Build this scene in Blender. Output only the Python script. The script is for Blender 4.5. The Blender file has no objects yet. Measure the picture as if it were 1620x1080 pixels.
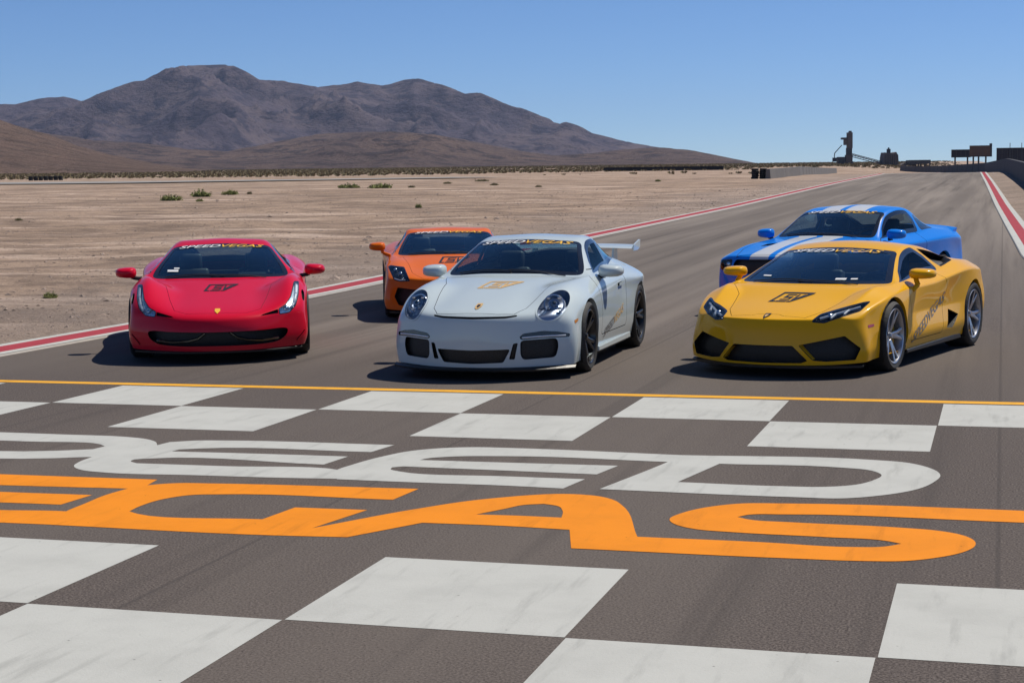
import bpy, bmesh, math, random
import numpy as np
from mathutils import Vector, Matrix

scene = bpy.context.scene
COL = scene.collection
RAD = math.radians
HAZE = 4.0e-5
rng = np.random.default_rng(7)
random.seed(7)

# ------------------------------------------------------------------ camera
CAM_YAW, CAM_PITCH, CAM_ROLL, CAM_H = -0.283298, 0.0942257, -0.0139725, 1.81408
FPX = 2669.43
def cam_axes():
    cy, sy = math.cos(CAM_YAW), math.sin(CAM_YAW)
    cp, sp = math.cos(CAM_PITCH), math.sin(CAM_PITCH)
    f = np.array([sy*cp, cy*cp, -sp]); r = np.array([cy, -sy, 0.0]); u = np.cross(r, f)
    c, s = math.cos(CAM_ROLL), math.sin(CAM_ROLL)
    return c*r+s*u, -s*r+c*u, f
CR, CU, CF = cam_axes()
cam_data = bpy.data.cameras.new('camera')
cam = bpy.data.objects.new('camera', cam_data)
COL.objects.link(cam)
cam.matrix_world = Matrix(((CR[0], CU[0], -CF[0], 0), (CR[1], CU[1], -CF[1], 0), (CR[2], CU[2], -CF[2], CAM_H), (0, 0, 0, 1)))
cam_data.sensor_width = 36.0
cam_data.lens = 36.0*FPX/1620.0
cam_data.clip_start = 0.1
cam_data.clip_end = 60000.0
scene.camera = cam

# ------------------------------------------------------------------ light
SUN_ELEV, SUN_AZ = RAD(57.0), RAD(40.0)      # azimuth measured from +Y (down the road) towards +X
sun_dir = Vector((math.sin(SUN_AZ)*math.cos(SUN_ELEV), math.cos(SUN_AZ)*math.cos(SUN_ELEV), math.sin(SUN_ELEV)))
world = bpy.data.worlds.new('World'); scene.world = world; world.use_nodes = True
wn = world.node_tree.nodes; wl = world.node_tree.links
bg = wn['Background']; bg.inputs['Strength'].default_value = 0.10
sky = wn.new('ShaderNodeTexSky'); sky.sky_type = 'NISHITA'; sky.sun_disc = False
sky.sun_elevation = SUN_ELEV; sky.sun_rotation = SUN_AZ
sky.altitude = 5000.0; sky.air_density = 1.2; sky.dust_density = 0.0; sky.ozone_density = 10.0
wl.new(sky.outputs['Color'], bg.inputs['Color'])
sd_ = bpy.data.lights.new('sun', 'SUN'); sd_.energy = 5.0; sd_.angle = RAD(0.53); sd_.color = (1.0, 0.93, 0.81)
sun = bpy.data.objects.new('sun', sd_); COL.objects.link(sun)
sun.rotation_euler = sun_dir.to_track_quat('Z', 'Y').to_euler()
sun.location = (20, 20, 60)
scene.view_settings.view_transform = 'Standard'
scene.view_settings.look = 'None'
scene.view_settings.exposure = 0.0
scene.view_settings.gamma = 1.0

# ------------------------------------------------------------------ pixel helpers (1620 x 1080 photograph frame)
def pix_dir(x, y):
    return CF + CR*((x-810.0)/FPX) + CU*((540.0-y)/FPX)
def pix_ground(x, y, z=0.0):
    d = pix_dir(x, y); t = (z-CAM_H)/d[2]
    return np.array([d[0]*t, d[1]*t, z])
def pix_at(x, y, dist):
    d = pix_dir(x, y); t = dist/math.hypot(d[0], d[1])
    return np.array([d[0]*t, d[1]*t, CAM_H+d[2]*t])

# ------------------------------------------------------------------ object helpers
def link(o, parent=None):
    COL.objects.link(o)
    if parent is not None: o.parent = parent
    return o
def tag(o, label=None, cat=None, group=None, kind=None):
    if label: o['label'] = label
    if cat: o['category'] = cat
    if group: o['group'] = group
    if kind: o['kind'] = kind
    return o
def empty(name, loc=(0, 0, 0), rz=0.0):
    o = bpy.data.objects.new(name, None); COL.objects.link(o)
    o.location = loc; o.rotation_euler = (0, 0, rz); o.empty_display_size = 0.3
    return o
def mesh_from(name, V, F, mat=None, N=None, smooth=True):
    """V (n,3), F (m,3|4) numpy arrays or list of index lists"""
    me = bpy.data.meshes.new(name)
    V = np.asarray(V, dtype=np.float64)
    if isinstance(F, np.ndarray):
        n = F.shape[1]
        me.vertices.add(len(V)); me.vertices.foreach_set('co', V.astype(np.float32).ravel())
        me.loops.add(F.size); me.loops.foreach_set('vertex_index', F.astype(np.int32).ravel())
        me.polygons.add(len(F))
        me.polygons.foreach_set('loop_start', np.arange(0, F.size, n, dtype=np.int32))
        me.polygons.foreach_set('loop_total', np.full(len(F), n, dtype=np.int32))
        me.update(calc_edges=True); me.validate()
    else:
        me.from_pydata([tuple(v) for v in V], [], [tuple(f) for f in F]); me.update()
    if len(me.polygons):
        me.polygons.foreach_set('use_smooth', np.full(len(me.polygons), smooth, dtype=bool))
    if N is not None and smooth and len(N) == len(me.vertices):
        me.normals_split_custom_set_from_vertices([tuple(x) for x in N])
    if mat is not None: me.materials.append(mat)
    return me
def obj(name, V, F, mat, parent=None, N=None, smooth=True):
    return link(bpy.data.objects.new(name, mesh_from(name, V, F, mat, N, smooth)), parent)

class MB:
    """collects simple solids into one mesh"""
    def __init__(s): s.V = []; s.F = []
    def add(s, V, F):
        o = len(s.V); s.V += [tuple(v) for v in V]; s.F += [tuple(i+o for i in f) for f in F]; return s
    def box(s, c, size, rot=None):
        hx, hy, hz = size[0]/2, size[1]/2, size[2]/2
        V = [Vector((x*hx, y*hy, z*hz)) for x in (-1, 1) for y in (-1, 1) for z in (-1, 1)]
        if rot is not None: V = [rot @ v for v in V]
        V = [v+Vector(c) for v in V]
        return s.add(V, [(0, 1, 3, 2), (4, 6, 7, 5), (0, 4, 5, 1), (2, 3, 7, 6), (0, 2, 6, 4), (1, 5, 7, 3)])
    def bar(s, a, b, r, n=8, r2=None):
        a = Vector(a); b = Vector(b); d = (b-a)
        if d.length < 1e-6: return s
        q = d.to_track_quat('Z', 'Y'); r2 = r if r2 is None else r2
        V = []
        for k in range(n):
            t = 2*math.pi*(k+.5)/n; V.append(a+q @ Vector((r*math.cos(t), r*math.sin(t), 0)))
        for k in range(n):
            t = 2*math.pi*(k+.5)/n; V.append(b+q @ Vector((r2*math.cos(t), r2*math.sin(t), 0)))
        F = [(k, (k+1) % n, n+(k+1) % n, n+k) for k in range(n)]+[tuple(range(n-1, -1, -1)), tuple(range(n, 2*n))]
        return s.add(V, F)
    def prism(s, poly, axis, lo, hi):
        """poly 2d extruded along axis (0,1,2) from lo to hi"""
        n = len(poly); V = []
        for h in (lo, hi):
            for a, b in poly:
                V.append({0: (h, a, b), 1: (a, h, b), 2: (a, b, h)}[axis])
        F = [(k, (k+1) % n, n+(k+1) % n, n+k) for k in range(n)]+[tuple(range(n-1, -1, -1)), tuple(range(n, 2*n))]
        return s.add(V, F)
    def lathe(s, prof, axis='y', n=48, c=(0, 0, 0)):
        """prof list of (r,h); revolve about axis through c"""
        V = []; m = len(prof)
        for k in range(n):
            t = 2*math.pi*k/n
            for r, h in prof:
                if axis == 'y': V.append((c[0]+r*math.cos(t), c[1]+h, c[2]+r*math.sin(t)))
                elif axis == 'x': V.append((c[0]+h, c[1]+r*math.cos(t), c[2]+r*math.sin(t)))
                else: V.append((c[0]+r*math.cos(t), c[1]+r*math.sin(t), c[2]+h))
        F = []
        for k in range(n):
            k2 = (k+1) % n
            for i in range(m-1): F.append((k*m+i, k*m+i+1, k2*m+i+1, k2*m+i))
        return s.add(V, F)
    def build(s, name, mat, parent=None, smooth=False, bevel=0.0, seg=2, autosmooth=None):
        bm = bmesh.new()
        vs = [bm.verts.new(v) for v in s.V]
        for f in s.F:
            try: bm.faces.new([vs[i] for i in f])
            except ValueError: pass
        bmesh.ops.recalc_face_normals(bm, faces=bm.faces)
        if bevel > 0:
            es = [e for e in bm.edges if len(e.link_faces) == 2 and e.calc_face_angle(0) > 0.5]
            bmesh.ops.bevel(bm, geom=es, offset=bevel, segments=seg, affect='EDGES', profile=0.5, clamp_overlap=True)
        me = bpy.data.meshes.new(name); bm.to_mesh(me); bm.free()
        if smooth:
            me.polygons.foreach_set('use_smooth', np.ones(len(me.polygons), dtype=bool))
            if autosmooth: me.set_sharp_from_angle(angle=RAD(autosmooth))
        me.materials.append(mat)
        return link(bpy.data.objects.new(name, me), parent)

# ------------------------------------------------------------------ materials
def new_mat(name):
    m = bpy.data.materials.new(name); m.use_nodes = True
    nt = m.node_tree; b = nt.nodes['Principled BSDF']
    return m, nt, b
def simple(name, col, rough=0.5, metal=0.0, coat=0.0, spec=0.5, noise=0.0, nscale=20.0, bump=0.0):
    m, nt, b = new_mat(name)
    b.inputs['Base Color'].default_value = (*col, 1); b.inputs['Roughness'].default_value = rough
    b.inputs['Metallic'].default_value = metal; b.inputs['Coat Weight'].default_value = coat
    b.inputs['Coat Roughness'].default_value = 0.03; b.inputs['Specular IOR Level'].default_value = spec
    if noise > 0 or bump > 0:
        tc = nt.nodes.new('ShaderNodeTexCoord'); n = nt.nodes.new('ShaderNodeTexNoise')
        n.inputs['Scale'].default_value = nscale; n.inputs['Detail'].default_value = 6
        nt.links.new(tc.outputs['Object'], n.inputs['Vector'])
        if noise > 0:
            mx = nt.nodes.new('ShaderNodeMix'); mx.data_type = 'RGBA'
            mx.inputs['A'].default_value = (*[c*(1-noise) for c in col], 1); mx.inputs['B'].default_value = (*[min(1, c*(1+noise)) for c in col], 1)
            nt.links.new(n.outputs['Fac'], mx.inputs['Factor']); nt.links.new(mx.outputs['Result'], b.inputs['Base Color'])
        if bump > 0:
            bp = nt.nodes.new('ShaderNodeBump'); bp.inputs['Strength'].default_value = bump; bp.inputs['Distance'].default_value = 0.02
            nt.links.new(n.outputs['Fac'], bp.inputs['Height']); nt.links.new(bp.outputs['Normal'], b.inputs['Normal'])
    return m
def paint(name, col, metal=0.0, rough=0.35, coat=0.5):
    m, nt, b = new_mat(name)
    b.inputs['Roughness'].default_value = rough; b.inputs['Metallic'].default_value = metal
    b.inputs['Coat Weight'].default_value = coat; b.inputs['Coat Roughness'].default_value = 0.02; b.inputs['Coat IOR'].default_value = 1.42
    b.inputs['Specular IOR Level'].default_value = 0.06
    tc = nt.nodes.new('ShaderNodeTexCoord')
    n = nt.nodes.new('ShaderNodeTexNoise'); n.inputs['Scale'].default_value = 3.0; n.inputs['Detail'].default_value = 8; n.inputs['Roughness'].default_value = 0.65
    nt.links.new(tc.outputs['Object'], n.inputs['Vector'])
    # thin film of road dust, heavier low on the body
    sep = nt.nodes.new('ShaderNodeSeparateXYZ'); nt.links.new(tc.outputs['Object'], sep.inputs['Vector'])
    mr = nt.nodes.new('ShaderNodeMapRange'); mr.inputs['From Min'].default_value = 0.12; mr.inputs['From Max'].default_value = 0.55
    mr.inputs['To Min'].default_value = 0.10; mr.inputs['To Max'].default_value = 0.004
    nt.links.new(sep.outputs['Z'], mr.inputs['Value'])
    mul = nt.nodes.new('ShaderNodeMath'); mul.operation = 'MULTIPLY'
    nt.links.new(mr.outputs['Result'], mul.inputs[0]); nt.links.new(n.outputs['Fac'], mul.inputs[1])
    mx = nt.nodes.new('ShaderNodeMix'); mx.data_type = 'RGBA'
    mx.inputs['A'].default_value = (*col, 1); mx.inputs['B'].default_value = (0.30, 0.25, 0.20, 1)
    nt.links.new(mul.outputs['Value'], mx.inputs['Factor']); nt.links.new(mx.outputs['Result'], b.inputs['Base Color'])
    mr2 = nt.nodes.new('ShaderNodeMapRange'); mr2.inputs['From Min'].default_value = 0.3; mr2.inputs['From Max'].default_value = 0.8
    mr2.inputs['To Min'].default_value = 0.02; mr2.inputs['To Max'].default_value = 0.07
    nt.links.new(n.outputs['Fac'], mr2.inputs['Value']); nt.links.new(mr2.outputs['Result'], b.inputs['Coat Roughness'])
    return m
def glass_mat(name, tint=(0.55, 0.62, 0.62), ior=1.5, boost=1.0):
    m = bpy.data.materials.new(name); m.use_nodes = True; nt = m.node_tree
    for n in list(nt.nodes): nt.nodes.remove(n)
    out = nt.nodes.new('ShaderNodeOutputMaterial'); tr = nt.nodes.new('ShaderNodeBsdfTransparent'); gl = nt.nodes.new('ShaderNodeBsdfGlossy')
    fr = nt.nodes.new('ShaderNodeFresnel'); fr.inputs['IOR'].default_value = ior; mx = nt.nodes.new('ShaderNodeMixShader')
    geo = nt.nodes.new('ShaderNodeNewGeometry')
    tr.inputs['Color'].default_value = (*tint, 1); gl.inputs['Roughness'].default_value = 0.01
    gl.inputs['Color'].default_value = (.62, .90, 1, 1)
    mm = nt.nodes.new('ShaderNodeMath'); mm.operation = 'MULTIPLY'; mm.inputs[1].default_value = boost; mm.use_clamp = True
    nt.links.new(fr.outputs['Fac'], mm.inputs[0])
    nt.links.new(mm.outputs['Value'], mx.inputs['Fac']); nt.links.new(tr.outputs['BSDF'], mx.inputs[1]); nt.links.new(gl.outputs['BSDF'], mx.inputs[2])
    nt.links.new(mx.outputs['Shader'], out.inputs['Surface'])
    return m
def mesh_grille(name, col=(0.006, 0.006, 0.0065), scale=90.0):
    m, nt, b = new_mat(name)
    b.inputs['Roughness'].default_value = 0.55
    tc = nt.nodes.new('ShaderNodeTexCoord'); v = nt.nodes.new('ShaderNodeTexVoronoi'); v.inputs['Scale'].default_value = scale
    nt.links.new(tc.outputs['Object'], v.inputs['Vector'])
    cr = nt.nodes.new('ShaderNodeValToRGB'); cr.color_ramp.elements[0].position = 0.25; cr.color_ramp.elements[1].position = 0.6
    cr.color_ramp.elements[0].color = (col[0]*.3, col[1]*.3, col[2]*.3, 1); cr.color_ramp.elements[1].color = (col[0]*2.2, col[1]*2.2, col[2]*2.2, 1)
    nt.links.new(v.outputs['Distance'], cr.inputs['Fac']); nt.links.new(cr.outputs['Color'], b.inputs['Base Color'])
    return m
M = {}
M['glass'] = glass_mat('windshield_glass', (0.56, 0.74, 0.78), 1.5, 1.7)
M['glass_side'] = glass_mat('side_glass', (0.55, 0.62, 0.63), 1.5, 0.35)
M['glass_dark'] = glass_mat('tinted_glass', (0.10, 0.12, 0.13), 1.5, 1.3)
M['lens'] = glass_mat('lamp_lens', (0.95, 0.97, 0.98), 1.5, 0.7)
M['black'] = simple('black_plastic', (0.012, 0.012, 0.013), 0.45)
M['gloss_black'] = simple('gloss_black', (0.008, 0.008, 0.009), 0.12, coat=0.5)
M['seam'] = simple('panel_gap_dark', (0.010, 0.010, 0.010), 0.8)  # dark colour of the recessed joints between body panels
M['liner'] = simple('wheel_liner', (0.010, 0.010, 0.010), 0.9, noise=.4)
M['under'] = simple('underbody', (0.013, 0.013, 0.013), 0.8)
M['cabin'] = simple('cabin_fabric', (0.026, 0.027, 0.029), 0.85, noise=.3, nscale=60)
M['leather'] = simple('seat_leather', (0.060, 0.058, 0.058), 0.5, noise=.2)
M['seat_pale'] = simple('seat_pale_leather', (0.30, 0.27, 0.22), 0.6, noise=.15)
M['grille'] = mesh_grille('grille_mesh')
M['rubber'] = simple('tyre_rubber', (0.018, 0.018, 0.019), 0.75, noise=.35, nscale=30, bump=.2)
M['rim_silver'] = simple('rim_silver', (0.50, 0.51, 0.53), 0.28, metal=0.9)
M['rim_grey'] = simple('rim_grey', (0.40, 0.41, 0.44), 0.30, metal=0.8)
M['rim_black'] = simple('rim_black', (0.025, 0.025, 0.027), 0.3, metal=0.3, coat=.5)
M['disc'] = simple('brake_disc', (0.32, 0.31, 0.30), 0.35, metal=0.9)
M['caliper_red'] = simple('caliper_red', (0.45, 0.02, 0.02), 0.35, coat=.5)
M['caliper_yellow'] = simple('caliper_yellow', (0.65, 0.40, 0.02), 0.35, coat=.5)
M['chrome'] = simple('chrome', (0.75, 0.76, 0.78), 0.08, metal=1.0)
M['reflector'] = simple('lamp_reflector', (0.62, 0.65, 0.70), 0.18, metal=1.0)
M['lamp_black'] = simple('lamp_housing', (0.02, 0.022, 0.026), 0.25, coat=.6)
M['lamp_grey'] = simple('lamp_housing_grey', (0.27, 0.31, 0.40), 0.22, metal=0.7)
M['lamp_bright'] = simple('lamp_housing_bright', (0.72, 0.77, 0.84), 0.20, metal=0.8)
M['lamp_white'] = simple('lamp_light_guide', (0.80, 0.84, 0.90), 0.25)
M['red_lens'] = simple('tail_lamp_red', (0.30, 0.006, 0.006), 0.15, coat=.8)
M['amber'] = simple('amber_marker', (0.55, 0.20, 0.03), 0.2, coat=.8)
M['marker_red'] = simple('red_marker', (0.45, 0.02, 0.015), 0.2, coat=.8)
M['mirror_glass'] = simple('mirror_glass', (0.8, 0.82, 0.85), 0.03, metal=1.0)
M['decal_white'] = simple('decal_white', (0.78, 0.78, 0.78), 0.4)
M['decal_yellow'] = simple('decal_yellow', (0.80, 0.45, 0.03), 0.4)
M['decal_black'] = simple('decal_black', (0.015, 0.013, 0.012), 0.4)
M['decal_grey'] = simple('decal_grey', (0.13, 0.13, 0.135), 0.4)
M['decal_gold'] = simple('decal_gold', (0.62, 0.40, 0.16), 0.4)
# ================================================================== car body builder
def pchip(xs, ys, x):
    xs = np.asarray(xs, float); ys = np.asarray(ys, float); x = np.asarray(x, float)
    if xs[0] > xs[-1]: xs = xs[::-1]; ys = ys[::-1]
    h = np.diff(xs); d = np.diff(ys)/h; n = len(xs); m = np.zeros(n)
    if n == 2: m[:] = d[0]
    else:
        for k in range(1, n-1):
            if d[k-1]*d[k] > 0:
                w1 = 2*h[k]+h[k-1]; w2 = h[k]+2*h[k-1]; m[k] = (w1+w2)/(w1/d[k-1]+w2/d[k])
        m[0] = d[0]; m[-1] = d[-1]
    x = np.clip(x, xs[0], xs[-1]); i = np.clip(np.searchsorted(xs, x)-1, 0, n-2)
    t = (x-xs[i])/h[i]; t2 = t*t; t3 = t2*t
    return (2*t3-3*t2+1)*ys[i]+(t3-2*t2+t)*h[i]*m[i]+(-2*t3+3*t2)*ys[i+1]+(t3-t2)*h[i]*m[i+1]

def sdpoly(p, poly):
    """signed distance (negative inside) of points p (n,2) to polygon"""
    poly = np.asarray(poly, float); n = len(p)
    d = np.full(n, 1e18); s = np.ones(n)
    m = len(poly)
    for i in range(m):
        a = poly[i]; b = poly[i-1]; e = b-a; w = p-a
        t = np.clip((w@e)/(e@e+1e-18), 0, 1); q = w-np.outer(t, e)
        d = np.minimum(d, (q*q).sum(1))
        c1 = p[:, 1] >= a[1]; c2 = p[:, 1] < b[1]; c3 = e[0]*w[:, 1] > e[1]*w[:, 0]
        s[(c1 & c2 & c3) | (~c1 & ~c2 & ~c3)] *= -1
    return s*np.sqrt(d)
def smooth_poly(pts, n=6, closed=True):
    """Catmull-Rom through points"""
    pts = [np.array(p, float) for p in pts]; out = []; m = len(pts)
    for i in range(m if closed else m-1):
        if closed: p0, p1, p2, p3 = pts[i-1], pts[i], pts[(i+1) % m], pts[(i+2) % m]
        else: p0, p1, p2, p3 = pts[max(i-1, 0)], pts[i], pts[i+1], pts[min(i+2, m-1)]
        for k in range(n):
            t = k/n
            out.append(0.5*((2*p1)+(-p0+p2)*t+(2*p0-5*p1+4*p2-p3)*t*t+(-p0+3*p1-3*p2+p3)*t**3))
    if not closed: out.append(pts[-1])
    return np.array(out)
def rounded_poly(pts, r, n=4):
    pts = [np.array(p, float) for p in pts]; out = []; m = len(pts)
    for i in range(m):
        a, b, c = pts[i-1], pts[i], pts[(i+1) % m]
        da = (a-b); dc = (c-b); la = np.linalg.norm(da); lc = np.linalg.norm(dc)
        rr = min(r, .45*la, .45*lc); p = b+da/la*rr; q = b+dc/lc*rr
        for k in range(n+1):
            t = k/n; out.append((1-t)**2*p+2*t*(1-t)*b+t*t*q)
    return np.array(out)

def build_surface(sp, level=4):
    st = sp['st']; I = len(st)-1; J = 4; K = 4
    top = np.zeros((I+1, J+1, 3)); side = np.zeros((I+1, K+1, 3))
    sx = [r[0] for r in sp['side']]
    for i, (X0, X4, z0, y2, z2, y3, z3, y4, z4) in enumerate(st):
        y1 = y2*sp.get('t1', .55); z1 = z0-(z0-z2)*sp.get('c1', .28)
        for j, (y, z) in enumerate(((0, z0), (y1, z1), (y2, z2), (y3, z3), (y4, z4))):
            w = (y/y4)**2
            top[i, j] = (X0+(X4-X0)*w, y, z)
        side[i, 0] = top[i, 4]
        for k in range(1, K+1):
            side[i, k] = (X4, pchip(sx, [r[1+2*(k-1)] for r in sp['side']], X4), pchip(sx, [r[2+2*(k-1)] for r in sp['side']], X4))
    def endpatch(ii, prof):
        g = np.zeros((K+1, J+1, 3)); T = top[ii]; Sd = side[ii]
        C = np.array([T[0]]+[(x, 0, z) for x, z in prof])
        bow = sp.get('bow', 2.2)
        B = np.array([(C[K][0]+(Sd[K][0]-C[K][0])*(T[j][1]/T[4][1])**bow, Sd[K][1]*T[j][1]/T[4][1], C[K][2]+(Sd[K][2]-C[K][2])*(j/J)**2) for j in range(J+1)])
        for k in range(K+1):
            t = k/K
            for j in range(J+1):
                s = T[j][1]/T[4][1]
                sxw = s**bow
                lin = (1-sxw)*C[k]+sxw*Sd[k]; lin[1] = s*Sd[k][1]
                ver = (1-t)*T[j]+t*B[j]
                l0 = (1-sxw)*C[0]+sxw*Sd[0]; l0[1] = s*Sd[0][1]
                l1 = (1-sxw)*C[K]+sxw*Sd[K]; l1[1] = s*Sd[K][1]
                bil = (1-t)*l0+t*l1
                g[k, j] = lin+ver-bil
        g[0] = T; g[:, J] = Sd; g[:, 0] = C
        return g
    front = endpatch(0, sp['nose']); rear = endpatch(I, sp['tail'])
    # full cage
    idx = {}; V = []
    def vid(p):
        key = (round(p[0], 6), round(p[1], 6), round(p[2], 6))
        if key not in idx: idx[key] = len(V); V.append(key)
        return idx[key]
    F = []; UV = []; CRE = {}
    def grid(g, patch, uvf, flip):
        a, b = g.shape[:2]
        for m in (1, -1):
            for i in range(a-1):
                for j in range(b-1):
                    q = [(i, j), (i+1, j), (i+1, j+1), (i, j+1)]
                    if (m == 1) == flip: q = q[::-1]
                    ids = [vid((g[c][0], m*g[c][1], g[c][2])) for c in q]
                    if len(set(ids)) < 4: continue
                    F.append(ids); UV.append([(uvf(*c)[0]+100*patch, uvf(*c)[1]) for c in q])
    grid(top, 0, lambda i, j: (i, j), True)
    grid(side, 1, lambda i, k: (i, k), True)
    grid(front, 2, lambda k, j: (k, j), False)
    grid(rear, 3, lambda k, j: (k, j), True)
    for (i, j0, j1, w) in sp.get('crease_lat', []):
        for j in range(j0, j1):
            for m in (1, -1):
                a = vid((top[i, j][0], m*top[i, j][1], top[i, j][2])); b = vid((top[i, j+1][0], m*top[i, j+1][1], top[i, j+1][2]))
                CRE[(min(a, b), max(a, b))] = w
    for (g, c, i0, i1, w) in sp.get('crease_long', []):
        gg = {'t': top, 's': side, 'f': front, 'r': rear}[g]
        for i in range(i0, i1):
            p, q = (gg[i, c], gg[i+1, c]) if g in 'ts' else (gg[c, i], gg[c, i+1])
            for m in (1, -1):
                a = vid((p[0], m*p[1], p[2])); b = vid((q[0], m*q[1], q[2]))
                CRE[(min(a, b), max(a, b))] = w
    target = np.array(V); nV = len(V)
    me = bpy.data.meshes.new('cage'); me.from_pydata(V, [], F); me.update()
    uvl = me.uv_layers.new(name='uv'); uvl.data.foreach_set('uv', np.array(UV, dtype=np.float32).ravel())
    if CRE:
        at = me.attributes.new('crease_edge', 'FLOAT', 'EDGE'); vals = np.zeros(len(me.edges), dtype=np.float32)
        for e in me.edges:
            a, b = e.vertices; vals[e.index] = CRE.get((min(a, b), max(a, b)), 0)
        at.data.foreach_set('value', vals)
    ob = bpy.data.objects.new('cage', me); COL.objects.link(ob)
    md = ob.modifiers.new('s', 'SUBSURF'); md.uv_smooth = 'NONE'; md.boundary_smooth = 'ALL'; md.use_limit_surface = True
    def evaluate(lv):
        md.levels = lv; md.render_levels = lv
        me.update(); ob.update_tag(); dg = bpy.context.evaluated_depsgraph_get(); dg.update()
        return ob.evaluated_get(dg).to_mesh(), ob.evaluated_get(dg)
    cage = target.copy()
    for it in range(4):
        em, eo = evaluate(2)
        co = np.zeros(len(em.vertices)*3, dtype=np.float32); em.vertices.foreach_get('co', co); co = co.reshape(-1, 3)[:nV]
        cage += 0.8*(target-co); eo.to_mesh_clear()
        me.vertices.foreach_set('co', cage.astype(np.float32).ravel())
    em, eo = evaluate(level)
    n = len(em.vertices); co = np.zeros(n*3, dtype=np.float32); em.vertices.foreach_get('co', co); co = co.reshape(-1, 3).astype(float)
    no = np.zeros(n*3, dtype=np.float32); em.vertices.foreach_get('normal', no); no = no.reshape(-1, 3).astype(float)
    nl = len(em.loops); lv = np.zeros(nl, dtype=np.int32); em.loops.foreach_get('vertex_index', lv)
    uv = np.zeros(nl*2, dtype=np.float32); em.uv_layers[0].data.foreach_get('uv', uv); uv = uv.reshape(-1, 2).astype(float)
    eo.to_mesh_clear(); bpy.data.objects.remove(ob); bpy.data.meshes.remove(me)
    Q = lv.reshape(-1, 4); UVq = uv.reshape(-1, 4, 2)
    keep = co[Q].mean(1)[:, 1] > 0
    Q = Q[keep]; UVq = UVq[keep]
    patch = np.floor((UVq[:, :, 0].mean(1)+50)/100).astype(int)
    key = Q.astype(np.int64)*4+patch[:, None]
    uk, inv = np.unique(key.ravel(), return_inverse=True); inv = inv.reshape(-1, 4)
    vi = (uk//4).astype(int); pt = (uk % 4).astype(int)
    uvv = np.zeros((len(uk), 2)); uvv[inv.ravel()] = UVq.reshape(-1, 2); uvv[:, 0] -= 100*pt
    P = co[vi]; N = no[vi]; P[np.abs(P[:, 1]) < 1e-5, 1] = 0
    T = np.concatenate([inv[:, [0, 1, 2]], inv[:, [0, 2, 3]]])
    # outward normals
    s = Surf(); s.P = P; s.N = N; s.UV = uvv; s.A = pt; s.T = T; s.L = np.zeros(len(T), dtype=int); s.names = ['body']
    return s

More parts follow.
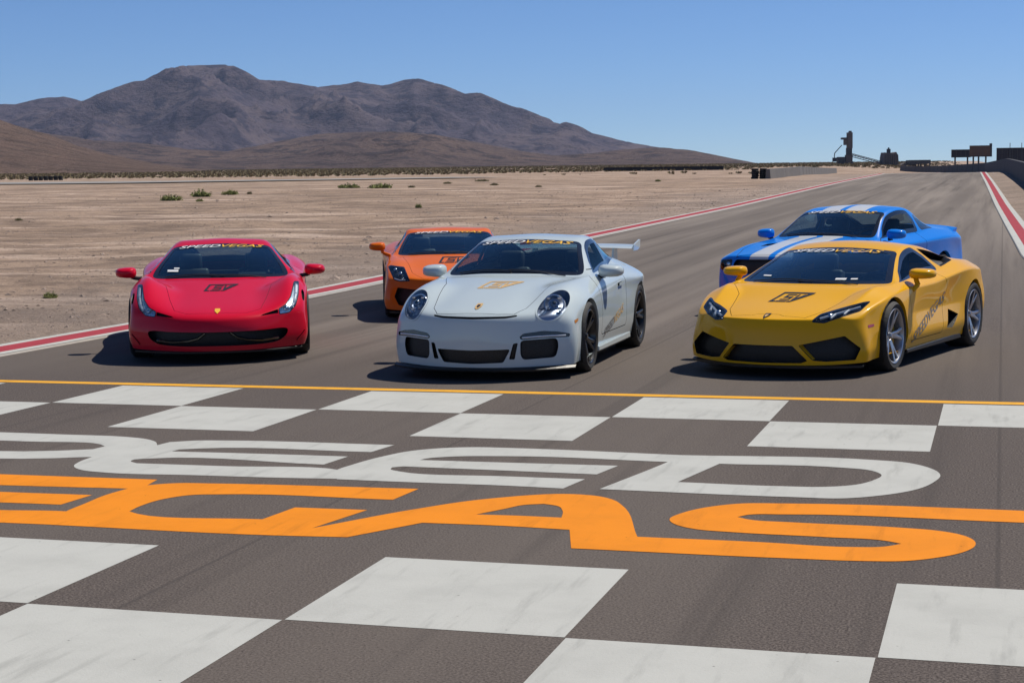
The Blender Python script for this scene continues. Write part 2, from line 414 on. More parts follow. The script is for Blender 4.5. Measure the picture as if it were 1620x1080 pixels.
class Surf:
    def lid(s, name):
        if name not in s.names: s.names.append(name)
        return s.names.index(name)
    def ctx(s, idx=None):
        return s.P, s.N, s.UV, s.A
    def split(s, f, sel):
        """split selected triangles along f=0"""
        fv = f.copy(); fv[np.abs(fv) < 1e-7] = 1e-7
        T = s.T; tv = fv[T]; pos = tv > 0
        cr = sel & ~(pos.all(1) | (~pos).all(1))
        if not cr.any(): return
        Tc = T[cr]; Lc = s.L[cr]; pc = pos[cr]
        # rotate so that vertex 0 is the lone one
        npos = pc.sum(1); lone = np.where(npos == 1, pc.argmax(1), (~pc).argmax(1))
        r = np.arange(len(Tc)); a = Tc[r, lone]; b = Tc[r, (lone+1) % 3]; c = Tc[r, (lone+2) % 3]
        def newv(p, q):
            lo = np.minimum(p, q).astype(np.int64); hi = np.maximum(p, q).astype(np.int64)
            return lo*(1 << 31)+hi
        k1 = newv(a, b); k2 = newv(a, c); uk, inv = np.unique(np.concatenate([k1, k2]), return_inverse=True)
        lo = (uk >> 31).astype(int); hi = (uk & ((1 << 31)-1)).astype(int)
        t = (fv[lo]/(fv[lo]-fv[hi]))[:, None]
        base = len(s.P)
        s.P = np.concatenate([s.P, s.P[lo]*(1-t)+s.P[hi]*t])
        nn = s.N[lo]*(1-t)+s.N[hi]*t; nn /= np.linalg.norm(nn, axis=1)[:, None]+1e-12
        s.N = np.concatenate([s.N, nn]); s.UV = np.concatenate([s.UV, s.UV[lo]*(1-t)+s.UV[hi]*t]); s.A = np.concatenate([s.A, s.A[lo]])
        m1 = base+inv[:len(a)]; m2 = base+inv[len(a):]
        new = np.concatenate([np.stack([a, m1, m2], 1), np.stack([m1, b, c], 1), np.stack([m1, c, m2], 1)])
        s.T = np.concatenate([T[~cr], new]); s.L = np.concatenate([s.L[~cr], Lc, Lc, Lc])
    def sel(s, on, mask):
        ok = np.isin(s.L, [s.lid(o) for o in on])
        if mask is not None:
            ok &= mask(s.P[s.T].mean(1), s.N[s.T].mean(1), s.UV[s.T].mean(1), s.A[s.T[:, 0]])
        return ok
    def cut(s, label, f, on=('body',), mask=None, seam=0.0, seam_label='seam'):
        """f(P,N,UV,A)->signed distance; inside (<0) gets label; a band of width seam along the border gets seam_label"""
        levels = [0.0] if seam <= 0 else [seam/2, -seam/2]
        for lv in levels:
            s.split(f(s.P, s.N, s.UV, s.A)-lv, s.sel(on, mask))
        ok = s.sel(on, mask); c = s.T
        fc = f(s.P[c].mean(1), s.N[c].mean(1), s.UV[c].mean(1), s.A[c[:, 0]])
        ins = ok & (fc < (-seam/2 if seam > 0 else 0))
        if label is not None: s.L[ins] = s.lid(label)
        if seam > 0: s.L[ok & (np.abs(fc) <= seam/2)] = s.lid(seam_label)
        return s
    def take(s, label):
        m = s.L == s.lid(label); T = s.T[m]
        u, inv = np.unique(T.ravel(), return_inverse=True)
        return s.P[u].copy(), s.N[u].copy(), inv.reshape(-1, 3)
    def boundary(s, label):
        """directed border edges of the label's faces as position pairs, normals"""
        P, N, T = s.take(label)
        if len(T) == 0: return P, N, T, np.zeros((0, 2), int)
        key = np.round(P/1e-5).astype(np.int64); _, pid = np.unique(key, axis=0, return_inverse=True); pid = pid.ravel()
        E = np.concatenate([T[:, [0, 1]], T[:, [1, 2]], T[:, [2, 0]]]); pe = pid[E]
        lo = pe.min(1).astype(np.int64); hi = pe.max(1).astype(np.int64); k = lo*10**7+hi
        uk, first, cnt = np.unique(k, return_index=True, return_counts=True)
        be = E[first[cnt == 1]]
        # skip the centre plane
        be = be[~((np.abs(P[be[:, 0], 1]) < 1e-4) & (np.abs(P[be[:, 1], 1]) < 1e-4))]
        return P, N, T, be

def mirrored(V, N, F):
    V2 = V.copy(); V2[:, 1] *= -1
    N2 = None
    if N is not None: N2 = N.copy(); N2[:, 1] *= -1
    return V2, N2, F[:, ::-1]
def both(name, V, N, F, mat, parent, pair, label=None):
    """pair: two objects (left, right); else one mirrored mesh"""
    if len(F) == 0: return []
    V2, N2, F2 = mirrored(V, N, F)
    if pair:
        return [obj(name, V, F, mat, parent, N), obj(name, V2, F2, mat, parent, N2)]
    VV = np.concatenate([V, V2]); NN = None if N is None else np.concatenate([N, N2])
    return [obj(name, VV, np.concatenate([F, F2+len(V)]), mat, parent, NN)]

class Car:
    def __init__(s, name, spec, paint_mat, level=4):
        s.root = empty(name); s.sp = spec; s.paint = paint_mat; s.s = build_surface(spec, level)
        s.walls = []
        P = s.s.P; s.P0 = P.copy(); s.N0 = s.s.N.copy(); s.T0 = s.s.T.copy()
        from mathutils.bvhtree import BVHTree
        V2 = P.copy(); V2[:, 1] *= -1
        VV = np.concatenate([P, V2]); FF = np.concatenate([s.T0, s.T0[:, ::-1]+len(P)])
        s.bvh = BVHTree.FromPolygons([Vector(v) for v in VV], [tuple(int(i) for i in f) for f in FF])
    def emit(s, label, name, mat, offset=0.0, pair=False, parent=None):
        P, N, T = s.s.take(label)
        if len(T) == 0: print('EMPTY', label); return []
        return both(name, P+N*offset, N, T, mat, parent or s.root, pair)
    def shell(s, label, name, mat, depth, pair=False, parent=None, dirv=None, wall_only=False):
        """sunk panel: faces moved in by depth plus walls up to the skin"""
        P, N, T, be = s.s.boundary(label)
        if len(T) == 0: print('EMPTY', label); return []
        D = -N*depth if dirv is None else np.tile(np.array(dirv, float)*depth, (len(P), 1))
        Q = P+D; n = len(P)
        a, b = be[:, 0], be[:, 1]
        # walls with own verts
        W = np.concatenate([P[a], P[b], Q[b], Q[a]]); m = len(a)
        r = np.arange(m); WF = np.concatenate([np.stack([r, r+m, r+2*m], 1), np.stack([r, r+2*m, r+3*m], 1)])[:, ::-1]
        VV = np.concatenate([Q, W]); FF = WF+n if wall_only else np.concatenate([T, WF+n])
        return both(name, VV, None, FF, mat, parent or s.root, pair)
    def rimwall(s, label, depth, dirv):
        """extra walls added to the painted body round a removed region"""
        P, N, T, be = s.s.boundary(label)
        D = np.array(dirv, float)*depth
        a, b = be[:, 0], be[:, 1]; m = len(a)
        W = np.concatenate([P[a], P[b], P[b]+D, P[a]+D]); r = np.arange(m)
        s.walls.append((W, np.concatenate([np.stack([r, r+m, r+2*m], 1), np.stack([r, r+2*m, r+3*m], 1)])[:, ::-1]))
    def body(s, name='body', mat=None):
        P, N, T = s.s.take('body')
        o = both(name, P, N, T, mat or s.paint, s.root, False)[0]
        for W, F in s.walls:
            both('wheel_arch_lip', W, None, F, mat or s.paint, s.root, True)
        return o
    def ray(s, o, d):
        h = s.bvh.ray_cast(Vector(o), Vector(d))
        return (h[0], h[1]) if h[0] is not None else (None, None)
    def project(s, name, V, F, o_fn, d, mat, lift=0.003, parent=None, split=0.03):
        """drape flat 2d shapes (V n,2; F tris) on the body. o_fn(a,b)->ray origin"""
        S2 = Surf(); S2.P = np.concatenate([np.asarray(V, float), np.zeros((len(V), 1))], 1); S2.N = np.tile([0., 0, 1], (len(V), 1))
        S2.UV = np.zeros((len(V), 2)); S2.A = np.zeros(len(V), int); S2.T = np.asarray(F, int); S2.L = np.zeros(len(F), int); S2.names = ['body']
        for ax in (0, 1):
            lo, hi = S2.P[:, ax].min(), S2.P[:, ax].max()
            for c in np.arange(lo+split*.5, hi, split): S2.split(S2.P[:, ax]-c-1e-6, np.ones(len(S2.T), bool))
        VV = []; ok = []
        for p in S2.P:
            h, nrm = s.ray(o_fn(p[0], p[1]), d)
            if h is None: VV.append((0, 0, 0)); ok.append(False); continue
            if nrm.dot(Vector(d)) > 0: nrm = -nrm
            VV.append(tuple(h+nrm*lift)); ok.append(True)
        ok = np.array(ok); T = S2.T[ok[S2.T].all(1)]
        if len(T) == 0: print('no decal', name); return None
        u, inv = np.unique(T.ravel(), return_inverse=True)
        return obj(name, np.array(VV)[u], inv.reshape(-1, 3), mat, parent or s.root)
    def add_part(s, mb, name, mat, pair=True, parent=None, **kw):
        """mb built on the left (y>0); mirrored copy for the right"""
        o = mb.build(name, mat, parent or s.root, **kw)
        if not pair: return [o]
        m2 = MB(); m2.V = [(v[0], -v[1], v[2]) for v in mb.V]; m2.F = [tuple(reversed(f)) for f in mb.F]
        return [o, m2.build(name, mat, parent or s.root, **kw)]

def text_tris(txt, size=1.0, shear=0.0, sx=1.0, bold=0.0, align='CENTER'):
    cu = bpy.data.curves.new('t', 'FONT'); cu.body = txt; cu.size = size; cu.align_x = align; cu.align_y = 'CENTER'; cu.shear = shear; cu.offset = bold; cu.resolution_u = 3
    ob = bpy.data.objects.new('t', cu); COL.objects.link(ob)
    dg = bpy.context.evaluated_depsgraph_get(); dg.update(); me = ob.evaluated_get(dg).to_mesh()
    me.calc_loop_triangles()
    V = np.array([(v.co.x*sx, v.co.y) for v in me.vertices]); F = np.array([tuple(t.vertices) for t in me.loop_triangles])
    ob.evaluated_get(dg).to_mesh_clear(); bpy.data.objects.remove(ob); bpy.data.curves.remove(cu)
    return V, F
def poly_tris(poly):
    from mathutils.geometry import tessellate_polygon
    p = [Vector((a, b, 0)) for a, b in poly]
    return np.array([(a, b) for a, b in poly], float), np.array(tessellate_polygon([p]))
def union2(parts):
    V = []; F = []; o = 0
    for v, f in parts: V.append(v); F.append(np.asarray(f)+o); o += len(v)
    return np.concatenate(V), np.concatenate(F)

# ---- wheels
def make_wheel(car, X, Y, R, W, rim_r, style, rim_mat, caliper, side, share):
    """side +1 left, -1 right. Returns wheel mesh (rim barrel) with tyre, spokes, disc as children"""
    key = (R, W, rim_r, style)
    if key not in share:
        d = {}
        t = MB(); hw = W/2
        t.lathe([(rim_r-.004, -hw+.012), (rim_r+.012, -hw+.004), (rim_r+(R-rim_r)*.55, -hw-.004), (R-.022, -hw+.006), (R-.006, -hw+.022), (R, -hw+.045), (R, hw-.045), (R-.006, hw-.022), (R-.022, hw-.006), (rim_r+(R-rim_r)*.55, hw+.004), (rim_r+.012, hw-.004), (rim_r-.004, hw-.012)], n=56)
        o = t.build('tyre', M['rubber'], None, smooth=True, autosmooth=50); d['tyre'] = o.data; bpy.data.objects.remove(o)
        b = MB()
        b.lathe([(rim_r, hw-.010), (rim_r-.006, hw-.004), (rim_r-.016, hw-.010), (rim_r-.022, hw-.03), (rim_r-.035, 0), (rim_r-.03, -hw+.02), (rim_r, -hw+.01)], n=56)
        o = b.build('wheel', rim_mat, None, smooth=True, autosmooth=40); d['rim'] = o.data; bpy.data.objects.remove(o)
        hub = MB(); hub.lathe([(0, hw-.035), (.022, hw-.035), (.03, hw-.042), (.032, hw-.06), (.07, hw-.065), (.075, hw-.12), (0, hw-.12)], n=24)
        o = hub.build('hub', rim_mat, None, smooth=True, autosmooth=40); d['hub'] = o.data; bpy.data.objects.remove(o)
        disc = MB(); disc.lathe([(.06, -.012), (rim_r-.055, -.012), (rim_r-.055, .016), (.06, .016)], n=40)
        o = disc.build('brake_disc', M['disc'], None, smooth=False); d['disc'] = o.data; bpy.data.objects.remove(o)
        cal = MB()
        for k in range(6):
            a0 = RAD(150+k*10); a1 = RAD(160+k*10)
            ri, ro = rim_r-.125, rim_r-.045
            cal.add([(r*math.cos(a), h, r*math.sin(a)) for h in (-.03, .036) for r, a in ((ri, a0), (ro, a0), (ro, a1), (ri, a1))], [(0, 1, 2, 3), (4, 7, 6, 5), (0, 4, 5, 1), (1, 5, 6, 2), (2, 6, 7, 3), (3, 7, 4, 0)])
        o = cal.build('brake_caliper', caliper, None); d['cal'] = o.data; bpy.data.objects.remove(o)
        sp = MB(); n, twin, w0, w1 = style
        def arm(a_in, a_out, w_in, w_out):
            pts = []
            for r, h, w, aa in ((.045, hw-.055, w_in, a_in), (rim_r*.5, hw-.036, (w_in+w_out)/2, a_in+(a_out-a_in)*.45), (rim_r-.012, hw-.014, w_out, a_out)):
                c = np.array([r*math.cos(aa), 0, r*math.sin(aa)]); tdir = np.array([-math.sin(aa), 0, math.cos(aa)])
                for sgn, hh in ((-1, h-.004), (-.45, h), (.45, h), (1, h-.004), (.8, h-.035), (-.8, h-.035)):
                    q = c+tdir*w/2*sgn; pts.append((q[0], hh, q[2]))
            F = []
            for s_ in range(2):
                for k in range(6): F.append((s_*6+k, s_*6+(k+1) % 6, (s_+1)*6+(k+1) % 6, (s_+1)*6+k))
            sp.add(pts, F+[(0, 1, 2, 3, 4, 5), (17, 16, 15, 14, 13, 12)])
        if twin: arm(-.06, -twin, w0, w1); arm(.06, twin, w0, w1)
        else: arm(0, 0, w0, w1)
        o = sp.build('spoke', rim_mat, None); d['spoke'] = o.data; bpy.data.objects.remove(o)
        share[key] = d
    d = share[key]
    w = bpy.data.objects.new('wheel', d['rim']); link(w, car); w.location = (X, Y*side, R); w.rotation_euler = (0, 0, 0 if side > 0 else math.pi)
    for nm in ('tyre', 'hub', 'disc', 'cal'):
        link(bpy.data.objects.new({'tyre': 'tyre', 'hub': 'hub', 'disc': 'brake_disc', 'cal': 'brake_caliper'}[nm], d[nm]), w)
    n = style[0]; ph = rng.uniform(0, 6.28)
    for k in range(n):
        s_ = bpy.data.objects.new('spoke', d['spoke']); link(s_, w); s_.rotation_euler = (0, ph+2*math.pi*k/n, 0)
    return w

def wheel_set(car, wb, yf, yr, rf, rr, wf, wr, rimf, rimr, style, mat, caliper, arch_f, arch_r):
    share = {}
    for sd in (1, -1):
        make_wheel(car.root, 0, yf-wf/2, rf, wf, rimf, style, mat, caliper, sd, share)
        make_wheel(car.root, -wb, yr-wr/2, rr, wr, rimr, style, mat, caliper, sd, share)
    # liners
    for X, a, y, r in ((0, arch_f, yf, rf), (-wb, arch_r, yr, rr)):
        mb = MB(); n = 20; V = []
        a = a+.012
        for k in range(n+1):
            t = RAD(-35+250*k/n); V += [(X+a*math.cos(t), y-.015, r+a*math.sin(t)), (X+a*math.cos(t), y-.40, r+a*math.sin(t))]
        F = [(2*k, 2*k+1, 2*k+3, 2*k+2) for k in range(n)]
        c = len(V); V.append((X, y-.40, r)); F += [(c, 2*k+3, 2*k+1) for k in range(n)]
        mb.add(V, F); car.add_part(mb, 'wheel_liner', M['liner'], smooth=False)

def arch_cut(car, X, R, rw, y0=.6, name='arch_front'):
    f = lambda P, N, UV, A: np.hypot(P[:, 0]-X, P[:, 2]-rw)-R
    car.s.cut(name, f, on=tuple(n for n in car.s.names if not n.startswith('arch')), mask=lambda P, N, UV, A: (P[:, 1] > y0) & (P[:, 2] < rw+R+.05))
def arches(car, wb, Rf, rf, Rr, rr):
    arch_cut(car, 0, Rf, rf, name='arch_front'); arch_cut(car, -wb, Rr, rr, name='arch_rear')
    car.rimwall('arch_front', .05, (0, -1, 0)); car.rimwall('arch_rear', .05, (0, -1, 0))

# ---- cabin
def seat(parent, x, y, z, mat, name='seat', race=False, k=1.0):
    mb = MB()
    def ring(c, w, d, tilt): pass
    rot = Matrix.Rotation(RAD(-12), 3, 'Y')
    mb.box((x+.22, y, z+.06), (.52, .44, .14), Matrix.Rotation(RAD(-8), 3, 'Y'))
    for s_ in (-1, 1):
        mb.box((x+.22, y+s_*.22, z+.12), (.46, .09, .14), Matrix.Rotation(RAD(-8), 3, 'Y'))
        mb.box((x-.10, y+s_*.21, z+.36), (.16, .10, .46), Matrix.Rotation(RAD(-16), 3, 'Y'))
    mb.box((x-.13, y, z+.38*k), (.12, .42, .62*k), Matrix.Rotation(RAD(-16), 3, 'Y'))
    o = mb.build(name, mat, parent, smooth=True, bevel=.035, seg=2)
    h = MB(); h.box((x-.24, y, z+.76*k), (.10, .26, .19), Matrix.Rotation(RAD(-10), 3, 'Y'))
    h.build('headrest', mat, o, smooth=True, bevel=.035, seg=2)
    return o
def cabin(car, xd, zd, wd, xs, zs, ys, seatmat, pale=None, floor=.18, x_rear=-1.9, wtub=.70, zr=.75):
    """dash at xd/zd, half-width wd; seats at xs, zs, +-ys"""
    r = car.root
    tub = MB()
    tub.box(((xd+x_rear)/2, 0, floor+.02), (abs(xd-x_rear), 2*wtub, .04))
    tub.box((x_rear, 0, (floor+zr)/2), (.06, 2*wtub, zr-floor))
    tub.box(((xs+xd)/2-.1, 0, floor+.16), (abs(xd-xs)+.3, .26, .28))
    tub.build('cabin_floor', M['cabin'], r, bevel=.02)
    for sgn in (1, -1):
        dm = MB(); dm.box(((xd+x_rear)/2, sgn*(wtub+.02), (floor+zd)/2-.01), (abs(xd-x_rear), .05, zd-floor-.03)); dm.build('door_card', M['cabin'], r, bevel=.015)
    ds = MB()
    prof = [(xd+.42, zd-.06), (xd+.20, zd-.005), (xd-.02, zd+.005), (xd-.10, zd-.05), (xd-.08, zd-.22), (xd+.05, zd-.42), (xd+.42, zd-.42)]
    ds.prism([(a, b) for a, b in prof], 1, -wd, wd)
    dash = ds.build('dashboard', M['cabin'], r, smooth=True, bevel=.02, autosmooth=40)
    bn = MB(); bn.prism([(xd+.10, zd), (xd+.02, zd+.05), (xd-.09, zd+.045), (xd-.10, zd-.03), (xd+.05, zd-.03)], 1, ys-.20, ys+.20)
    bn.build('instrument_binnacle', M['cabin'], dash, bevel=.015)
    sw = MB(); cx, cz, R_ = xd-.22, zd-.06, .175
    q = Matrix.Rotation(RAD(-24), 3, 'Y')
    ringp = []; nn, mm = 28, 8
    for a in range(nn):
        t = 2*math.pi*a/nn
        for b in range(mm):
            p = 2*math.pi*b/mm; rr = R_+.016*math.cos(p)
            ringp.append(Vector((cx, ys, cz))+q @ Vector((.016*math.sin(p), rr*math.cos(t), rr*math.sin(t))))
    sw.add(ringp, [(a*mm+b, a*mm+(b+1) % mm, ((a+1) % nn)*mm+(b+1) % mm, ((a+1) % nn)*mm+b) for a in range(nn) for b in range(mm)])
    for ang in (0, 180, 270):
        t = RAD(ang); sw.bar(Vector((cx, ys, cz)), Vector((cx, ys, cz))+q @ Vector((0, R_*math.cos(t), R_*math.sin(t))), .018)
    sw.bar((cx-.01, ys, cz), (cx+.2, ys, cz-.08), .045)
    sw.build('steering_wheel', M['leather'], r, smooth=True, autosmooth=50)
    for sgn in (1, -1): seat(r, xs, sgn*ys, zs, seatmat)
    return dash
def headliner(car, mask_u=(4.9, 13), inset=.014):
    """dark lining under the painted upper body"""
    s = car.s; P, N, T = s.take('body'); 
    m = s.L == s.lid('body'); Tm = s.T[m]; uvm = s.UV[Tm].mean(1); am = s.A[Tm[:, 0]]
    k = (am == 0) & (uvm[:, 0] > mask_u[0]) & (uvm[:, 0] < mask_u[1]) & (uvm[:, 1] < 3.1)
    Tm = Tm[k]; u, inv = np.unique(Tm.ravel(), return_inverse=True)
    V = s.P[u]-s.N[u]*inset; both('headliner', V, -s.N[u], inv.reshape(-1, 3)[:, ::-1], M['cabin'], car.root, False)

def mirror_part(car, base, tip, size, mat, stalk_r=.018, face_x=-1, shape=(1, 1, 1), stalk_mat=None, two=False):
    """door mirror on the left; size (dx,dy,dz); base on the door, tip centre of the housing"""
    cx, cy, cz = tip; dx, dy, dz = size
    V = []; n = 16; rings = [(-.50, .74, .74), (-.46, .90, .90), (-.34, .985, .985), (-.12, 1, 1), (.12, .93, .93), (.30, .78, .78), (.42, .56, .56), (.49, .28, .28), (.5, .02, .02)]
    for (h, a, b) in rings:
        for k in range(n):
            t = 2*math.pi*k/n; c, s_ = math.cos(t), math.sin(t)
            e = .62; yy = math.copysign(abs(c)**e, c); zz = math.copysign(abs(s_)**e, s_)
            taper = 1-.22*(yy*.5+.5)*shape[0]
            V.append((cx+h*dx-.10*dy*yy*a*0.5, cy+yy*a*dy/2, cz+zz*b*dz/2*taper))
    F = [(r*n+k, r*n+(k+1) % n, (r+1)*n+(k+1) % n, (r+1)*n+k) for r in range(len(rings)-1) for k in range(n)]
    F.append(tuple(range((len(rings)-1)*n, len(rings)*n)))
    mb = MB(); mb.add(V, F)
    os_ = car.add_part(mb, 'door_mirror', mat, smooth=True, autosmooth=60)
    for i, sgn in enumerate((1, -1)):
        g = MB(); g.add([(cx-.455*dx-.0, sgn*(v[1]), v[2]) for v in [(0, cy+yy*dy/2*.86, cz+zz*dz/2*.82) for yy, zz in [(math.copysign(abs(math.cos(t))**.62, math.cos(t)), math.copysign(abs(math.sin(t))**.62, math.sin(t))) for t in [2*math.pi*k/16 for k in range(16)]]]], [tuple(range(16))])
        g.build('mirror_glass', M['mirror_glass'], os_[i])
        st = MB()
        bx, by, bz = base
        pts = [Vector((bx, sgn*by, bz)), Vector(((bx+cx)/2-.02, sgn*(by*.45+cy*.55), bz*.55+cz*.45-.02)), Vector((cx-.02, sgn*(cy-dy*.28), cz-dz*.30))]
        for a, b in zip(pts[:-1], pts[1:]): st.bar(a, b, stalk_r, 10, stalk_r*.9)
        if two:
            for a, b in zip(pts[:-1], pts[1:]): st.bar(a+Vector((-.07, 0, .01)), b+Vector((-.05, 0, .02)), stalk_r*.8, 10)
        st.build('mirror_stalk', stalk_mat or mat, os_[i], smooth=True, autosmooth=50)
    return os_
def windshield_banner(car, zc, xo, width=.95, h=.055, lift=.004, parent=None):
    h = h*.52; zc = zc+.016; width = width*.97
    """SPEEDVEGAS across the top of the windscreen, white then yellow (reads from the front)"""
    for txt, mat, nm in (('SPEED', M['decal_white'], 'banner_lettering'), ('VEGAS', M['decal_yellow'], 'banner_lettering')):
        V, F = text_tris(txt, 1.0, .35, 1.0, .006)
        w = np.ptp(V[:, 0]); hh = np.ptp(V[:, 1]); V[:, 0] = (V[:, 0]-V[:, 0].min())/w; V[:, 1] = (V[:, 1]-V[:, 1].min())/hh-.5
        half = width/2
        # reading from the front, left to right runs from +? : viewer's left is the car's right (-y)
        V[:, 0] = V[:, 0]*half*.985+(-half if txt == 'SPEED' else half*.015)
        V[:, 1] *= h
        # ray from the front along -x ; a -> y
        car.project(nm, V, F, lambda a, b: (3.0, a, zc+b-(a*a)*car.sp.get('banner_sag', .06)), (-1, 0, 0), mat, lift=lift, parent=parent, split=.06)
def screen_stickers(car, spots, parent):
    for y, z, w, h in spots:
        V, F = poly_tris([(-w/2, -h/2), (w/2, -h/2), (w/2, h/2), (-w/2, h/2)])
        car.project('windscreen_sticker', V, F, lambda a, b, y=y, z=z: (3, y+a, z+b), (-1, 0, 0), M['decal_white'], lift=.003, parent=parent)
def sv_logo(scale=1.0):
    """slanted frame with SV inside: 2d shapes, x to the reader's right"""
    parts = []
    # frame: open parallelogram with slanted ends
    fr = [[(-.50, -.30), (-.33, .30), (.62, .30), (.60, .22), (-.27, .22), (-.40, -.22), (-.30, -.22), (-.32, -.30)],
          [(.62, .30), (.16, -.30), (.04, -.30), (.06, -.22), (.12, -.22), (.46, .22), (.60, .22)],
          [(-.30, -.30), (-.28, -.22), (.04, -.22), (.02, -.30)]]
    S_ = [[(-.24, -.17), (-.22, -.11), (.0, -.11), (.015, -.04), (-.19, -.04), (-.13, .17), (.15, .17), (.13, .11), (-.08, .11), (-.10, .04), (.10, .04), (.05, -.17)]]
    V_ = [[(.18, .17), (.245, .17), (.20, -.06), (.36, .17), (.44, .17), (.19, -.17), (.12, -.17)]]
    for p in fr+S_+V_: parts.append(poly_tris([(a*scale, b*scale) for a, b in p]))
    return union2(parts)
# ================================================================== terrain, road, markings
PL = ([-400, 20, 26, 30, 50, 70, 113, 160, 300, 700, 1500, 3000, 9000], [0, 0, .05, .10, .38, .66, 1.40, 2.02, 3.15, 6.8, 14.2, 26, 60])
PR = ([-400, 20, 26, 30, 50, 70, 113, 160, 300, 700, 1500, 3000, 9000], [0, 0, .05, .10, .38, .66, 1.40, 2.07, 2.35, 4.1, 7.6, 14.5, 28])
def gz(x, y):
    x = np.asarray(x, float); y = np.asarray(y, float)
    a = np.interp(y, *PL)+.0042*np.maximum(0, -x-20)*np.clip(y/60, 0, 1); b = np.interp(y, *PR)
    t = np.clip((x+45)/30, 0, 1); t = t*t*(3-2*t)
    return a*(1-t)+b*t
def pix_terrain(x, y, dmax=6000.0):
    d = pix_dir(x, y); lo = 3.0; t = lo
    prev = t
    while t < dmax:
        p = np.array([0, 0, CAM_H])+d*t
        if p[2] < gz(p[0], p[1]):
            a, b = prev, t
            for _ in range(40):
                m = (a+b)/2; q = np.array([0, 0, CAM_H])+d*m
                if q[2] < gz(q[0], q[1]): b = m
                else: a = m
            q = np.array([0, 0, CAM_H])+d*b; return np.array([q[0], q[1], float(gz(q[0], q[1]))])
        prev = t; t *= 1.01
    return None

# value noise helpers (numpy) and the small relief of the desert floor
class Noise2:
    def __init__(s, seed): r = np.random.default_rng(seed); s.g = r.uniform(-1, 1, (256, 256))
    def __call__(s, x, y):
        xi = np.floor(x).astype(int); yi = np.floor(y).astype(int); fx = x-xi; fy = y-yi
        fx = fx*fx*fx*(fx*(fx*6-15)+10); fy = fy*fy*fy*(fy*(fy*6-15)+10)
        g = s.g; a = g[xi % 256, yi % 256]; b = g[(xi+1) % 256, yi % 256]; c = g[xi % 256, (yi+1) % 256]; d = g[(xi+1) % 256, (yi+1) % 256]
        return (a*(1-fx)+b*fx)*(1-fy)+(c*(1-fx)+d*fx)*fy
def fbm(n, x, y, o=5, lac=2.03, gain=.5):
    r = 0; a = 1; s = 0
    for k in range(o): r = r+a*n(x+17.3*k, y-9.1*k); s += a; a *= gain; x = x*lac; y = y*lac
    return r/s
def ridged(n, x, y, o=5, lac=2.05, gain=.55):
    r = 0; a = 1; s = 0; w = 1
    for k in range(o):
        v = 1-np.abs(n(x+11.7*k, y+5.3*k)); v = v*v*w; w = np.clip(v*1.6, 0, 1); r = r+a*v; s += a; a *= gain; x = x*lac; y = y*lac
    return r/s

# ---- materials of the setting
def nd(nt, t, **kw):
    n = nt.nodes.new(t)
    for k, v in kw.items():
        if k in n.inputs: n.inputs[k].default_value = v
        else: setattr(n, k, v)
    return n
def mixc(nt, fac, a, b, blend='MIX'):
    m = nt.nodes.new('ShaderNodeMix'); m.data_type = 'RGBA'; m.blend_type = blend
    for k, v in (('Factor', fac), ('A', a), ('B', b)):
        if isinstance(v, (tuple, list)): m.inputs[k].default_value = (*v, 1) if len(v) == 3 else v
        elif isinstance(v, (int, float)): m.inputs[k].default_value = v
        else: nt.links.new(v, m.inputs[k])
    return m.outputs['Result']
def ramp(nt, val, p0, p1, mx=1.0):
    m = nt.nodes.new('ShaderNodeMapRange'); m.inputs['From Min'].default_value = p0; m.inputs['From Max'].default_value = p1; m.inputs['To Max'].default_value = mx
    m.interpolation_type = 'SMOOTHSTEP'; nt.links.new(val, m.inputs['Value']); return m.outputs['Result']
def pos_scaled(nt, sx, sy, sz):
    g = nt.nodes.new('ShaderNodeNewGeometry'); mp = nt.nodes.new('ShaderNodeMapping'); mp.inputs['Scale'].default_value = (sx, sy, sz)
    nt.links.new(g.outputs['Position'], mp.inputs['Vector']); return mp.outputs['Vector']
def noise_n(nt, vec, scale, detail=6, rough=.55):
    n = nt.nodes.new('ShaderNodeTexNoise'); n.inputs['Scale'].default_value = scale; n.inputs['Detail'].default_value = detail; n.inputs['Roughness'].default_value = rough
    nt.links.new(vec, n.inputs['Vector']); return n.outputs['Fac']

